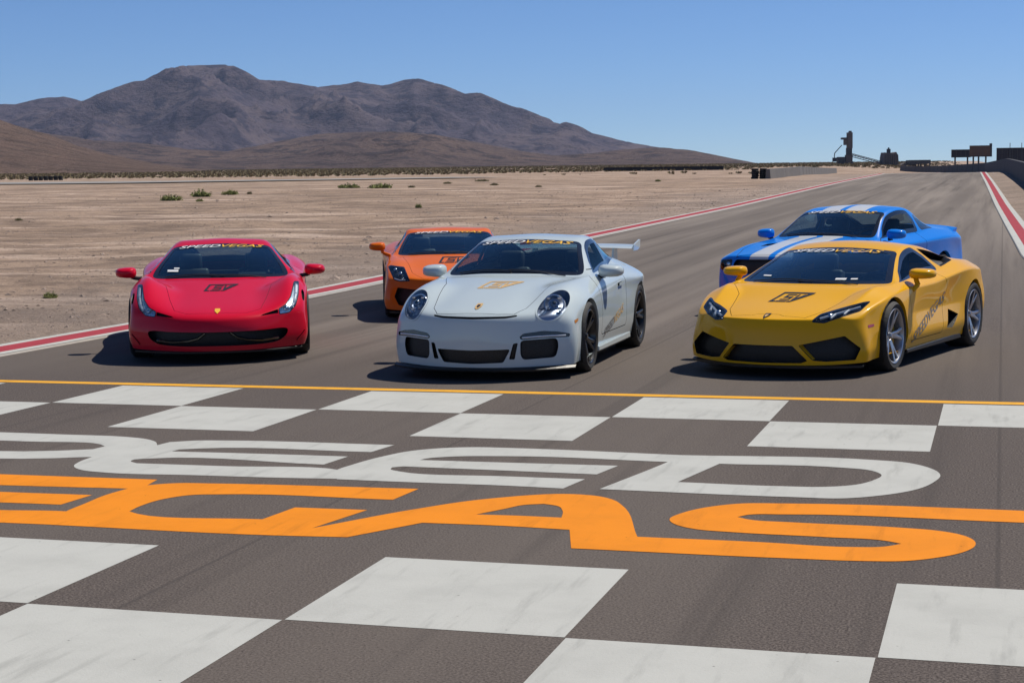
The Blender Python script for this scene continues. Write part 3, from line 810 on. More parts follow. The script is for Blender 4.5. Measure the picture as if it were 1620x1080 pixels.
def asphalt_mat():
    m, nt, b = new_mat('asphalt')
    p = pos_scaled(nt, 1, 1, 1)
    fine = noise_n(nt, p, 85, 3, .65); mid = noise_n(nt, p, 9, 6, .6); big = noise_n(nt, pos_scaled(nt, .35, .05, 1), 1, 5, .6)
    c = mixc(nt, ramp(nt, fine, .36, .66), (.047, .038, .035), (.158, .134, .120))
    c = mixc(nt, ramp(nt, mid, .3, .75, .45), c, (.088, .074, .068), 'MIX')
    # worn lighter lanes running down the road beyond the line
    st = noise_n(nt, pos_scaled(nt, 1.1, .016, 1), 1, 6, .6)
    c2 = mixc(nt, ramp(nt, st, .36, .66, .85), c, (.195, .168, .147))
    g = nt.nodes.new('ShaderNodeNewGeometry'); sp = nt.nodes.new('ShaderNodeSeparateXYZ'); nt.links.new(g.outputs['Position'], sp.inputs['Vector'])
    c = mixc(nt, ramp(nt, sp.outputs['Y'], 13.6, 22.0), c, c2)
    c = mixc(nt, ramp(nt, sp.outputs['Y'], 20.0, 75.0, .6), c, mixc(nt, ramp(nt, st, .35, .68), (.185, .160, .140), (.275, .24, .21)))
    c = mixc(nt, ramp(nt, big, .42, .7, .6), c, (.135, .116, .102))
    rb = noise_n(nt, pos_scaled(nt, 2.1, .035, 1), 1, 5, .55); c = mixc(nt, ramp(nt, rb, .56, .70, .45), c, (.055, .048, .045))
    # dark stone pits and pale stones
    v = nt.nodes.new('ShaderNodeTexVoronoi'); v.inputs['Scale'].default_value = 34; nt.links.new(p, v.inputs['Vector'])
    c = mixc(nt, ramp(nt, v.outputs['Distance'], .20, .04, .8), c, (.030, .025, .024))
    # faint paving joints running down the road
    sx = nt.nodes.new('ShaderNodeMath'); sx.operation = 'PINGPONG'; sx.inputs[1].default_value = 1.83; nt.links.new(sp.outputs['X'], sx.inputs[0])
    jn = nt.nodes.new('ShaderNodeMath'); jn.operation = 'MULTIPLY'; jn.inputs[1].default_value = .45; nt.links.new(ramp(nt, sx.outputs['Value'], .018, .004), jn.inputs[0])
    c = mixc(nt, jn.outputs['Value'], c, (.05, .044, .042))
    nt.links.new(c, b.inputs['Base Color']); b.inputs['Roughness'].default_value = .9; b.inputs['Specular IOR Level'].default_value = .12
    bp = nt.nodes.new('ShaderNodeBump'); bp.inputs['Strength'].default_value = .35; bp.inputs['Distance'].default_value = .004
    nt.links.new(fine, bp.inputs['Height']); nt.links.new(bp.outputs['Normal'], b.inputs['Normal'])
    return m
def road_paint(name, col, dirt=.35):
    m, nt, b = new_mat(name); p = pos_scaled(nt, 1, 1, 1)
    fine = noise_n(nt, p, 60, 4, .7); mid = noise_n(nt, p, 2.2, 8, .65); sc = noise_n(nt, pos_scaled(nt, 9, 1.2, 1), 1, 6, .6)
    c = mixc(nt, ramp(nt, mid, .38, .72), col, tuple(x*.90 for x in col))
    c = mixc(nt, ramp(nt, fine, .66, .80), c, tuple(x*.62 for x in col))
    c = mixc(nt, ramp(nt, sc, .52, .74), c, tuple(x*.78 for x in col)); sk = noise_n(nt, pos_scaled(nt, 1.3, .12, 1), 1.0, 7, .62); c = mixc(nt, ramp(nt, sk, .62, .76, .35), c, (.20, .18, .17))
    v = nt.nodes.new('ShaderNodeTexVoronoi'); v.inputs['Scale'].default_value = 7; nt.links.new(p, v.inputs['Vector'])
    c = mixc(nt, ramp(nt, v.outputs['Distance'], .055, .02), c, tuple(x*.45 for x in col))
    nt.links.new(c, b.inputs['Base Color']); b.inputs['Roughness'].default_value = .75; b.inputs['Specular IOR Level'].default_value = .12
    bp = nt.nodes.new('ShaderNodeBump'); bp.inputs['Strength'].default_value = .4; bp.inputs['Distance'].default_value = .004
    nt.links.new(fine, bp.inputs['Height']); nt.links.new(bp.outputs['Normal'], b.inputs['Normal'])
    return m
def dirt_mat():
    m, nt, b = new_mat('desert_dirt'); p = pos_scaled(nt, 1, 1, 1)
    big = noise_n(nt, pos_scaled(nt, .035, .02, 1), 1, 7, .6); mid = noise_n(nt, p, .45, 9, .68); fine = noise_n(nt, p, 11, 6, .75)
    streak = noise_n(nt, pos_scaled(nt, .10, .42, 1), 1, 8, .66); veryfine = noise_n(nt, p, 42, 3, .7)
    c = mixc(nt, ramp(nt, big, .35, .65), (.325, .235, .172), (.425, .312, .235))
    c = mixc(nt, ramp(nt, mid, .42, .60, .9), c, (.215, .158, .122))
    c = mixc(nt, ramp(nt, streak, .51, .63, .85), c, (.58, .445, .36)); st2 = noise_n(nt, pos_scaled(nt, 1.1, 2.0, 1), 1, 8, .72); c = mixc(nt, ramp(nt, st2, .54, .66, .7), c, (.155, .115, .088))
    c = mixc(nt, ramp(nt, fine, .54, .66, .8), c, (.15, .112, .092))
    c = mixc(nt, ramp(nt, veryfine, .64, .74), c, (.50, .42, .35))
    # gravel grey strip next to the kerb
    g = nt.nodes.new('ShaderNodeNewGeometry'); sp = nt.nodes.new('ShaderNodeSeparateXYZ'); nt.links.new(g.outputs['Position'], sp.inputs['Vector'])
    n2 = noise_n(nt, p, .22, 6, .6); ad = nt.nodes.new('ShaderNodeMath'); ad.operation = 'MULTIPLY_ADD'; ad.inputs[1].default_value = 9.0; nt.links.new(n2, ad.inputs[0]); nt.links.new(sp.outputs['X'], ad.inputs[2])
    f = ramp(nt, ad.outputs['Value'], -13.5, -7.0); fm = nt.nodes.new('ShaderNodeMath'); fm.operation = 'MULTIPLY'; fm.inputs[1].default_value = .62; nt.links.new(f, fm.inputs[0])
    c = mixc(nt, fm.outputs['Value'], c, mixc(nt, ramp(nt, fine, .35, .65), (.20, .162, .142), (.34, .285, .25)))
    nt.links.new(c, b.inputs['Base Color']); b.inputs['Roughness'].default_value = .95; b.inputs['Specular IOR Level'].default_value = .1
    bp = nt.nodes.new('ShaderNodeBump'); bp.inputs['Strength'].default_value = .9; bp.inputs['Distance'].default_value = .06
    nt.links.new(fine, bp.inputs['Height']); bp2 = nt.nodes.new('ShaderNodeBump'); bp2.inputs['Strength'].default_value = .8; bp2.inputs['Distance'].default_value = .5
    nt.links.new(mid, bp2.inputs['Height']); nt.links.new(bp2.outputs['Normal'], bp.inputs['Normal']); nt.links.new(bp.outputs['Normal'], b.inputs['Normal'])
    return m
def rock_mat(name, c1, c2, c3, s1=.004, s2=.02, s3=.12):
    m, nt, b = new_mat(name); p = pos_scaled(nt, 1, 1, 1.6)
    a = noise_n(nt, p, s1, 8, .62); f = noise_n(nt, p, s2, 8, .68); h = noise_n(nt, p, s3, 4, .7)
    c = mixc(nt, ramp(nt, a, .38, .62), c1, c2); c = mixc(nt, ramp(nt, f, .47, .60), c, c3)
    c = mixc(nt, ramp(nt, h, .52, .66), c, tuple(x*.55 for x in c1))
    nt.links.new(c, b.inputs['Base Color']); b.inputs['Roughness'].default_value = .95; b.inputs['Specular IOR Level'].default_value = .1
    bp = nt.nodes.new('ShaderNodeBump'); bp.inputs['Strength'].default_value = .9; bp.inputs['Distance'].default_value = 26.0
    nt.links.new(f, bp.inputs['Height']); bp3 = nt.nodes.new('ShaderNodeBump'); bp3.inputs['Strength'].default_value = .8; bp3.inputs['Distance'].default_value = 5.0; nt.links.new(h, bp3.inputs['Height']); nt.links.new(bp.outputs['Normal'], bp3.inputs['Normal']); nt.links.new(bp3.outputs['Normal'], b.inputs['Normal'])
    return m
MA, MD = asphalt_mat(), dirt_mat()
M['w_paint'] = road_paint('white_road_paint', (.45, .455, .43)); M['o_paint'] = road_paint('orange_road_paint', (.72, .232, .010))
M['r_paint'] = road_paint('red_kerb_paint', (.34, .045, .058)); M['y_paint'] = road_paint('yellow_line_paint', (.72, .36, .035))

NB = Noise2(3)
def relief(x, y):
    far = 1-.8*np.clip((np.hypot(x, y)-50)/60, 0, 1)
    return fbm(NB, x*.18, y*.18, 5)*.16*far
# ---- ground sheet and road
YL = np.concatenate([np.arange(-60, 0, 6.), np.arange(0, 80, 1.0), np.arange(80, 200, 4.), np.geomspace(200, 9000, 60)])
def road_left(y): return np.full_like(np.asarray(y, float), -10.45)
def road_right(y): return np.interp(y, [-60, 0, 12, 20, 28, 35.4, 41.7, 50.6, 66, 91, 119, 155, 420], [8, 5.2, 3.4, 1.9, .85, .37, .24, .05, -.26, -.73, -1.27, -1.95, -7])
def ground():
    n = Noise2(3)
    xl = -np.geomspace(11.6, 7000, 90)[::-1]; V = []; rows = []
    for y in YL:
        rr = float(road_right(y))+.85
        inner = np.linspace(-11.25, rr, 6)
        xr = rr+np.geomspace(.6, 4000, 40)
        xs = np.concatenate([xl, inner, xr]); z = gz(xs, np.full_like(xs, y))
        out = (xs < -11.5) | (xs > rr+.5)
        d = np.clip(np.minimum(np.abs(xs+11.2), np.abs(xs-rr))/6, 0, 1)
        bump = relief(xs, np.full_like(xs, y))
        z = z+np.where(out, bump*d, -.05 if y < 420 else -.02)
        rows.append(np.stack([xs, np.full_like(xs, y), z], 1))
    G = np.array(rows); a, b = G.shape[:2]; V = G.reshape(-1, 3)
    i = np.arange((a-1)*(b-1)); r = i//(b-1); c = i % (b-1); k = r*b+c
    F = np.stack([k, k+1, k+b+1, k+b], 1)
    return tag(obj('ground', V, F, MD), kind='structure')
ground()
def strip(name, lf, rf, y0, y1, lift, mat, parent=None, kind=None, thick=0.0):
    ys = YL[(YL >= y0) & (YL <= y1)]; L = lf(ys); R_ = rf(ys); nx = 5
    V = []; 
    for y, l, r in zip(ys, L, R_):
        for t in np.linspace(0, 1, nx):
            x = l+(r-l)*t; V.append((x, y, float(gz(x, y))+lift))
        if thick: V.append((r, y, float(gz(r, y))+lift-thick)); V.append((l, y, float(gz(l, y))+lift-thick))
    m = nx+(2 if thick else 0); F = []
    for k in range(len(ys)-1):
        for c in range(nx-1): F.append((k*m+c, k*m+c+1, (k+1)*m+c+1, (k+1)*m+c))
        if thick: F.append((k*m+nx-1, k*m+nx, (k+1)*m+nx, (k+1)*m+nx-1)); F.append((k*m+nx+1, k*m, (k+1)*m, (k+1)*m+nx+1))
    o = obj(name, np.array(V), F, mat, parent)
    if kind: tag(o, kind=kind)
    return o
road = strip('road', lambda y: road_left(y), lambda y: road_right(y), -60, 420, 0.0, MA, kind='structure')
# kerbs : white / red / white
for nm, base, w in (('kerb', lambda y: road_left(y)-.72, .72), ('kerb', lambda y: road_right(y), .60)):
    k = strip(nm, base, lambda y, base=base, w=w: base(y)+w, -60, 420, .018, simple('kerb_concrete', (.36, .34, .32), .85, noise=.2, nscale=4), kind='structure', thick=.06)
    for a, b_, mt, n_ in ((.02, .17, 'w_paint', 'white_band'), (.17, w-.17, 'r_paint', 'red_band'), (w-.17, w-.02, 'w_paint', 'white_band')):
        strip(n_, lambda y, a=a, base=base: base(y)+a, lambda y, b_=b_, base=base: base(y)+b_, -60, 420, .023, M[mt], parent=k)
# ---- painted start/finish markings (4 ft squares)
SQ = 1.2192; OX = -3.35867546*SQ; OY = 11.3202070*SQ; GAP = 3.08008677*SQ
def flat(name, poly, lift, mat, holes=()):
    from mathutils.geometry import tessellate_polygon
    loops = [[Vector((a, b, 0)) for a, b in poly]]+[[Vector((a, b, 0)) for a, b in h] for h in holes]
    T = tessellate_polygon(loops); pts = [p for l in loops for p in l]
    V = [(p.x, p.y, lift) for p in pts]; F = []
    for t in T:
        a, b, c = [pts[i] for i in t]
        F.append(tuple(t) if (b-a).cross(c-a).z > 0 else tuple(reversed(t)))
    return obj(name, np.array(V), F, mat, road, smooth=False)
rowsY = [OY, OY-SQ, OY-2*SQ-GAP, OY-3*SQ-GAP]
for ri, ty in enumerate(rowsY):
    par = (0, 1, 0, 1)[ri]
    for c in range(-2, 10):
        if (c-par) % 2: continue
        x0 = OX+(c-3)*SQ; e = .004
        flat('painted_square', [(x0+e, ty-SQ+e), (x0+SQ-e, ty-SQ+e), (x0+SQ-e, ty-e), (x0+e, ty-e)], .0015, M['w_paint'])
yl0 = OY+.055
flat('painted_line', [(-10.4, yl0), (3.0, yl0), (3.0, yl0+.15), (-10.4, yl0+.15)], .0015, M['y_paint'])
K1 = 1620/820.0
def c1(*pts): return [tuple(pix_ground(x/K1, 590+y/K1)[:2]) for x, y in pts]
def c2(*pts): return [tuple(pix_ground(800+x/K1, 590+y/K1)[:2]) for x, y in pts]
def dens(poly, n=7):
    """keep sharp corners, run a smooth curve through the gently turning points"""
    P = [np.array(p, float) for p in poly]; m = len(P); sharp = []
    for i in range(m):
        a = P[i]-P[i-1]; b = P[(i+1) % m]-P[i]; la, lb = np.linalg.norm(a), np.linalg.norm(b)
        sharp.append(abs(math.atan2(a[0]*b[1]-a[1]*b[0], a@b)) > RAD(42))
    out = []
    for i in range(m):
        p1, p2 = P[i], P[(i+1) % m]; L = np.linalg.norm(p2-p1)
        def tan(k, d_in, d_out):
            if sharp[k]: return None
            la, lb = np.linalg.norm(d_in), np.linalg.norm(d_out); t = d_in/la*lb+d_out/lb*la; return t/np.linalg.norm(t)
        t1 = tan(i, P[i]-P[i-1], p2-p1); t2 = tan((i+1) % m, p2-p1, P[(i+2) % m]-p2)
        d = (p2-p1)/L; t1 = d if t1 is None else t1; t2 = d if t2 is None else t2
        for k in range(n):
            t = k/n; h00 = 2*t**3-3*t*t+1; h10 = t**3-2*t*t+t; h01 = -2*t**3+3*t*t; h11 = t**3-t*t
            out.append(tuple(h00*p1+h10*L*t1+h01*p2+h11*L*t2))
    return out
W, O = M['w_paint'], M['o_paint']
flat('painted_letter', dens(c1((-420, 172), (200, 192), (400, 200), (455, 206), (486, 215), (491, 224), (500, 240), (430, 262), (310, 262), (250, 263), (170, 266), (-470, 247), (-420, 225), (170, 243), (290, 238), (328, 229), (310, 222), (100, 214), (-400, 200))), .0016, W)
flat('painted_letter', dens(c1((1232, 225), (1160, 247), (620, 236), (560, 239), (537, 245), (800, 252), (1088, 261), (1012, 286), (450, 268), (420, 270), (409, 275), (427, 282), (700, 291), (1060, 303), (1090, 310), (1080, 331), (870, 327), (600, 319), (330, 311), (255, 303), (231, 290), (245, 279), (300, 258), (420, 252), (470, 238), (492, 226), (530, 216), (620, 211), (700, 211))), .0019, W)
flat('painted_letter', dens(c1((2085, 278), (1580, 260), (1400, 262), (1335, 267), (1312, 272), (1580, 280), (1932, 290), (1865, 317), (1580, 305), (1260, 292), (1226, 295), (1221, 301), (1250, 308), (1580, 323), (1828, 332), (1760, 361), (1580, 352), (1300, 342), (1053, 332), (1049, 305), (1100, 287), (1200, 260), (1290, 243), (1400, 234), (1500, 232), (1580, 234), (2180, 259), (2140, 280))), .0022, W)
flat('painted_letter', dens(c2((293, 363), (505, 279), (555, 257), (1150, 272), (1250, 280), (1322, 296), (1358, 318), (1340, 340), (1280, 365), (1180, 382), (1050, 392), (900, 388))), .0025, W, holes=[dens(c2((538, 341), (668, 284), (1050, 296), (1130, 303), (1174, 318), (1150, 335), (1090, 350), (1000, 356), (860, 354)))])
flat('painted_letter', dens(c1((-500, 296), (0, 316), (492, 333), (440, 362), (0, 350), (-180, 344), (-200, 362), (0, 371), (288, 381), (190, 411), (0, 404), (-240, 396), (-260, 418), (0, 428), (207, 432), (300, 440), (220, 476), (0, 467), (-600, 447))), .0016, O)
flat('painted_letter', dens(c1((207, 432), (260, 410), (350, 375), (450, 352), (560, 344), (650, 345), (1308, 362), (1228, 396), (680, 379), (600, 381), (520, 392), (440, 415), (404, 432), (430, 440), (820, 457), (922, 420), (1148, 428), (975, 485), (1060, 478), (1110, 508), (1085, 513), (850, 507), (160, 474))), .0019, O)
flat('painted_letter', dens(c1((975, 485), (1300, 425), (1480, 398), (1580, 388), (1640, 383), (1760, 378), (1870, 385), (1925, 400), (1940, 410), (1992, 512), (1785, 548), (1780, 490), (1580, 478), (1320, 468), (1085, 513))), .0022, O, holes=[dens(c1((1488, 442), (1580, 424), (1640, 412), (1700, 409), (1740, 415), (1758, 430), (1755, 452), (1620, 446)))])
flat('painted_letter', dens(c2((1770, 436), (870, 408), (740, 408), (640, 418), (550, 438), (512, 457), (530, 473), (600, 489), (700, 497), (1000, 513), (1190, 525), (1237, 534), (1180, 543), (1080, 544), (800, 529), (412, 512), (205, 548), (900, 580), (1130, 588), (1240, 588), (1350, 577), (1430, 560), (1467, 540), (1463, 523), (1420, 505), (1350, 493), (1240, 484), (900, 467), (760, 458), (724, 450), (760, 443), (870, 442), (1620, 468), (1735, 472))), .0025, O)

# ---- mountains : polar height fields whose sky line follows the range in the distance
def az_el(x, y):
    d = pix_dir(x, y); return math.atan2(d[0], d[1]), math.atan2(d[2], math.hypot(d[0], d[1]))
def hills(name, sky_pts, r0, rr, r1, mat, seed, ncol=900, nrow=150, rel=.35, scale=900., az=(-1.15, .45), ends=(0.0, 0.0), spur=1.0, zb=None, smooth=13):
    pts = sorted(az_el(*p) for p in sky_pts); A = np.array([p[0] for p in pts]); E = np.array([p[1] for p in pts])
    azs = np.linspace(az[0], az[1], ncol)
    el = np.interp(azs, A, E)
    lo = azs < A[0]; el[lo] = ends[0]+(E[0]-ends[0])*np.exp(-(A[0]-azs[lo])/.18)*(1+.25*np.sin((A[0]-azs[lo])*22))
    hi = azs > A[-1]; el[hi] = ends[1]+(E[-1]-ends[1])*np.exp(-(azs[hi]-A[-1])/.10)
    r = np.linspace(r0, r1, nrow); AZ, RR = np.meshgrid(azs, r)
    X = RR*np.sin(AZ); Y = RR*np.cos(AZ)
    n = Noise2(seed); n2 = Noise2(seed+50)
    wx = X+fbm(n2, X/scale*.6, Y/scale*.6, 3)*scale*.5; wy = Y+fbm(n2, X/scale*.6+9, Y/scale*.6, 3)*scale*.5
    rg = ridged(n, wx/scale, wy/scale, 6); fb = fbm(n2, X/scale*1.7, Y/scale*1.7, 6)
    t = (RR-r0)/(rr-r0); prof = np.where(t < 1, np.clip(t, 0, 1)**1.25, np.clip(1-(RR-rr)/(r1-rr), 0, 1)**.9)
    Hrel = prof*(1-rel)+rel*(rg*1.5-.35)*np.sqrt(np.clip(prof, 0, 1))*(1-.90*np.clip((prof-.6)/.4, 0, 1))*spur+rel*.35*np.clip((prof-.6)/.4, 0, 1)+.10*fb*np.clip(prof*3, 0, 1)
    Hrel = np.maximum(Hrel, 0)
    base = gz(X, Y)-6*(1-np.clip(t*6, 0, 1)) if zb is None else zb
    # scale every column so that its horizon elevation is the target
    k = np.ones(ncol); tgt = np.tan(el)+.00032*fbm(Noise2(seed+9), azs*210, azs*0, 4)*np.clip(el/.02, 0, 1)
    lo_k = np.zeros(ncol); hi_k = np.full(ncol, 4000.)
    for _ in range(40):
        k = (lo_k+hi_k)/2; e = ((base+Hrel*k-CAM_H)/RR).max(0); up = e < tgt
        lo_k = np.where(up, k, lo_k); hi_k = np.where(up, hi_k, k)
    k = np.maximum(k, 0.0); w = np.hanning(2*smooth+1); w /= w.sum(); k = np.convolve(np.pad(k, smooth, mode='edge'), w, 'valid')
    Z = base+Hrel*k
    dl = tgt-((Z-CAM_H)/RR).max(0); Z = Z+np.maximum(dl, 0)*RR*np.clip(prof, 0, 1)**2
    Z = np.minimum(Z, CAM_H+tgt*RR)
    V = np.stack([X, Y, Z], -1).reshape(-1, 3); i = np.arange((nrow-1)*(ncol-1)); rw = i//(ncol-1); c = i % (ncol-1); q = rw*ncol+c
    F = np.stack([q, q+1, q+ncol+1, q+ncol], 1)
    return tag(obj(name, V, F, mat), kind='structure')
RANGE = [(0, 165), (25, 165), (60, 156), (100, 153), (130, 160), (160, 146), (210, 129), (228, 127), (262, 108), (290, 104), (330, 103), (370, 103), (390, 114), (410, 126), (450, 128), (480, 134), (505, 138), (540, 134), (565, 129), (585, 133), (605, 136), (640, 127), (662, 124), (680, 129), (700, 134), (735, 148), (760, 146), (785, 158), (810, 168), (825, 171), (850, 181), (868, 187), (876, 194), (886, 196), (896, 191), (915, 198), (935, 210), (960, 216), (1000, 226), (1060, 236), (1120, 243), (1170, 254), (1230, 264), (1300, 270)]
hills('mountain_range', RANGE, 3600, 5200, 7200, rock_mat('mountain_rock', (.080, .066, .086), (.120, .094, .100), (.038, .034, .052), .005, .014, .06), 11, 1300, 240, .50, 640.)
FOOT = [(0, 200), (80, 212), (150, 222), (220, 226), (300, 236), (360, 240), (430, 226), (500, 213), (560, 209), (620, 208), (690, 213), (760, 226), (830, 240), (880, 246), (930, 243), (980, 237), (1040, 233), (1090, 237), (1140, 247), (1190, 257), (1240, 266), (1300, 271)]
hills('foothills', FOOT, 1500, 2600, 3500, rock_mat('foothill_soil', (.145, .106, .096), (.19, .135, .112), (.075, .060, .062), .006, .03, .22), 21, 900, 140, .42, 330.)
NEARH = [(-200, 120), (-100, 160), (0, 190), (40, 203), (80, 214), (120, 230), (160, 241), (200, 250), (240, 258), (290, 266), (340, 270)]
hills('desert_hill', NEARH, 700, 1250, 1900, rock_mat('hill_soil', (.215, .150, .122), (.25, .175, .14), (.15, .110, .094), .01, .05, .35), 31, 700, 90, .10, 260.)
# ================================================================== the five cars
FRONT = lambda P, N, UV, A: (N[:, 0] > .08)
SIDE = lambda P, N, UV, A: (N[:, 1] > .25)
TOP = lambda P, N, UV, A: (N[:, 2] > .2)
def fyz(poly): return lambda P, N, UV, A: sdpoly(P[:, 1:3], poly)
def fxz(poly): return lambda P, N, UV, A: sdpoly(P[:, [0, 2]], poly)
def fxy(poly): return lambda P, N, UV, A: sdpoly(P[:, [0, 1]], poly)
def fuv(poly, patch=0, scale=.1):
    return lambda P, N, UV, A: np.where(A == patch, sdpoly(UV, poly)*scale, 9.0)
def patch_is(*ids): return lambda P, N, UV, A: np.isin(A, ids)
def mir(poly):
    """half outline (y>=0, running from the centre line out and back) closed across the centre"""
    return list(poly)+[(-a, b) for a, b in reversed(poly) if abs(a) > 1e-9]
def mirx(poly):
    return list(poly)+[(a, -b) for a, b in reversed(poly) if abs(b) > 1e-9]

def common_glass(c, ws, rw=None, side_polys=(), quarter=(), seal=.16, rear_mat=None):
    """ws, rw, side polygons in (u,v) of the upper patch; dark seal band round each"""
    s = c.s
    s.cut('ws', fuv(ws), mask=patch_is(0), seam=.02, seam_label='glass_seal')
    for p in side_polys: s.cut('sw', fuv(p), mask=patch_is(0), seam=.018, seam_label='glass_seal')
    for p in quarter: s.cut('qw', fuv(p), mask=patch_is(0), seam=.018, seam_label='glass_seal')
    if rw is not None: s.cut('rw', fuv(rw), mask=patch_is(0), seam=.02, seam_label='glass_seal')
def emit_glass(c, side=True, quarter=False, rear=True, side_mat=None):
    o = c.emit('ws', 'windshield', M['glass'], -.004)[0]
    if side: c.emit('sw', 'side_window', side_mat or M['glass_side'], -.004, pair=True)
    if quarter: c.emit('qw', 'quarter_window', M['glass_dark'], -.004, pair=True)
    if rear: c.emit('rw', 'rear_window', M['glass_side'], -.004)
    c.emit('glass_seal', 'window_seal', M['gloss_black'], -.001)
    return o
def wipers(c, pts):
    for a, b in pts:
        mb = MB(); P = []
        n = 8
        for k in range(n+1):
            t = k/n; x = a[0]*(1-t)+b[0]*t; y = a[1]*(1-t)+b[1]*t
            h, nn = c.ray((x, y, 3), (0, 0, -1))
            if h is not None: P.append(h+Vector((0.004, 0, .010)))
        for p, q in zip(P[:-1], P[1:]): mb.bar(p, q, .005, 6)
        mb.build('wiper', M['black'], c.root)

def underbody(c, x0, x1, w, z=.13, wb=2.5):
    mb = MB(); mb.box(((-.42+(-wb+.42))/2, 0, z+.10), (wb-.84, 2*w, .2)); mb.box(((x0-.30+.42)/2, 0, z+.05), (x0-.72, 1.25, .08))
    mb.box((.19, 0, z+.10), (.5, .95, .18)); mb.box(((x1+.15-wb-.42)/2, 0, z+.2), (abs(x1+.15+wb+.42), 1.3, .18)); mb.box((-wb/2, 0, z+.14), (wb+.7, .9, .22))
    mb.build('underbody', M['under'], c.root)

def white_car():
    sp = dict(
        st=[(.925, .56, .60, .50, .605, .70, .60, .83, .555),
            (.72, .42, .672, .48, .668, .685, .705, .845, .63),
            (.38, .22, .752, .46, .752, .69, .80, .86, .705),
            (.0, -.05, .83, .47, .822, .695, .855, .865, .75),
            (-.32, -.42, .882, .65, .862, .735, .868, .85, .79),
            (-.41, -.68, .905, .705, .885, .772, .88, .845, .81),
            (-.80, -1.0, 1.10, .635, 1.04, .76, .895, .85, .815),
            (-1.17, -1.35, 1.235, .555, 1.18, .745, .905, .855, .82),
            (-1.55, -1.65, 1.268, .55, 1.215, .725, .925, .865, .825),
            (-1.95, -2.0, 1.232, .525, 1.165, .70, .95, .89, .82),
            (-2.40, -2.35, 1.12, .49, 1.04, .67, .955, .91, .81),
            (-2.85, -2.70, .975, .47, .93, .66, .905, .90, .79),
            (-3.22, -3.0, .86, .46, .84, .66, .81, .85, .745),
            (-3.46, -3.22, .77, .46, .755, .64, .73, .77, .68)],
        side=[(.56, .855, .46, .868, .36, .868, .24, .85, .13),
              (0, .905, .66, .918, .50, .908, .30, .885, .15),
              (-.7, .885, .69, .895, .52, .885, .33, .855, .18),
              (-1.6, .885, .70, .90, .52, .90, .34, .87, .18),
              (-2.4, .93, .70, .932, .52, .918, .32, .89, .19),
              (-3.22, .82, .58, .84, .46, .82, .32, .78, .24)],
        nose=[(.975, .50), (.985, .38), (.985, .25), (.965, .125)], tail=[(-3.53, .66), (-3.555, .5), (-3.52, .36), (-3.45, .26)],
        crease_lat=[(5, 0, 2, .5)], crease_long=[('t', 3, 5, 9, .45), ('t', 2, 5, 9, .3)], banner_sag=.10)
    c = Car('white_sports_coupe', sp, paint('white_paint', (0.50, 0.575, 0.595), coat=1.0))
    s = c.s
    arches(c, 2.457, .362, .34, .372, .345)
    ws = rounded_poly([(5.12, -2), (5.12, 1.86), (6.80, 1.86), (6.80, -2)], .12)
    side_p = rounded_poly([(5.55, 2.86), (6.0, 2.35), (6.7, 2.17), (7.3, 2.12), (8.1, 2.12), (8.15, 2.9)], .08)
    quart = rounded_poly([(8.28, 2.14), (9.2, 2.25), (9.75, 2.6), (9.7, 2.8), (8.30, 2.9)], .08)
    rw = rounded_poly([(8.75, -2), (8.75, 1.7), (10.5, 1.6), (10.5, -2)], .12)
    common_glass(c, ws, rw, [side_p], [quart])
    # headlights : upright ovals on the fender fronts
    hl = [(.672+.124*math.cos(t)+.014*math.sin(t), .668+.132*math.sin(t)) for t in np.linspace(0, 2*math.pi, 40, endpoint=False)]
    s.cut('lamp', fyz(hl), mask=lambda P, N, UV, A: (P[:, 0] > .2) & (N[:, 0]+N[:, 2] > .3), seam=.014, seam_label='lamp_ring')
    # hood shut line, from above
    hood = mirx([(.895, 0), (.885, .22), (.845, .37), (.70, .445), (.4, .49), (0, .535), (-.30, .63), (-.435, .66), (-.39, .3), (-.365, 0)])
    s.cut('hood', fxy(hood), mask=lambda P, N, UV, A: (N[:, 2] > .3) & (P[:, 0] > -.8) & (A != 1), seam=.005)
    # bumper openings, from the front
    ctr = rounded_poly(mir([(0, .285), (.350, .295), (.285, .172), (0, .160)]), .02)
    s.cut('intake', fyz(ctr), mask=FRONT)
    s.cut('side_intake', fyz(rounded_poly([(.435, .372), (.735, .382), (.745, .30), (.72, .205), (.455, .195), (.435, .24)], .035)), mask=FRONT)
    s.cut('slit', fyz(rounded_poly([(.375, .345), (.415, .352), (.385, .20), (.335, .20)], .01)), mask=FRONT)
    s.cut('drl', fyz(rounded_poly([(.425, .405), (.46, .435), (.62, .452), (.74, .44), (.835, .415), (.83, .385), (.60, .388), (.44, .378)], .014)), mask=FRONT)
    s.cut('nose_slot', fyz(rounded_poly(mir([(0, .588), (.30, .592), (.40, .602), (.395, .588), (.3, .574), (0, .568)]), .004)), mask=lambda P, N, UV, A: (N[:, 0] > .05) & (P[:, 0] > .7))
    s.cut('marker', fxz(rounded_poly([(.52, .50), (.42, .52), (.415, .545), (.52, .53)], .008)), mask=SIDE)
    # doors
    door = rounded_poly([(-.56, .30), (-.58, .60), (-.50, .80), (-.62, .935), (-1.66, .935), (-1.80, .72), (-1.74, .30)], .06)
    s.cut('door', fxz(door), mask=lambda P, N, UV, A: (P[:, 1] > .7) & (N[:, 1] > .2), seam=.008)
    s.cut('handle', fxz(rounded_poly([(-1.42, .725), (-1.62, .735), (-1.62, .765), (-1.42, .755)], .01)), on=('door',), mask=SIDE)
    c.body(); c.emit('hood', 'hood', c.paint); c.emit('door', 'door', c.paint, pair=True)
    c.shell('seam', 'panel_gap', M['seam'], .010)
    headliner(c)
    g = emit_glass(c, quarter=True)
    c.shell('intake', 'grille', M['grille'], .05, dirv=(-1, 0, 0)); c.shell('side_intake', 'side_grille', M['grille'], .05, pair=True, dirv=(-1, 0, 0))
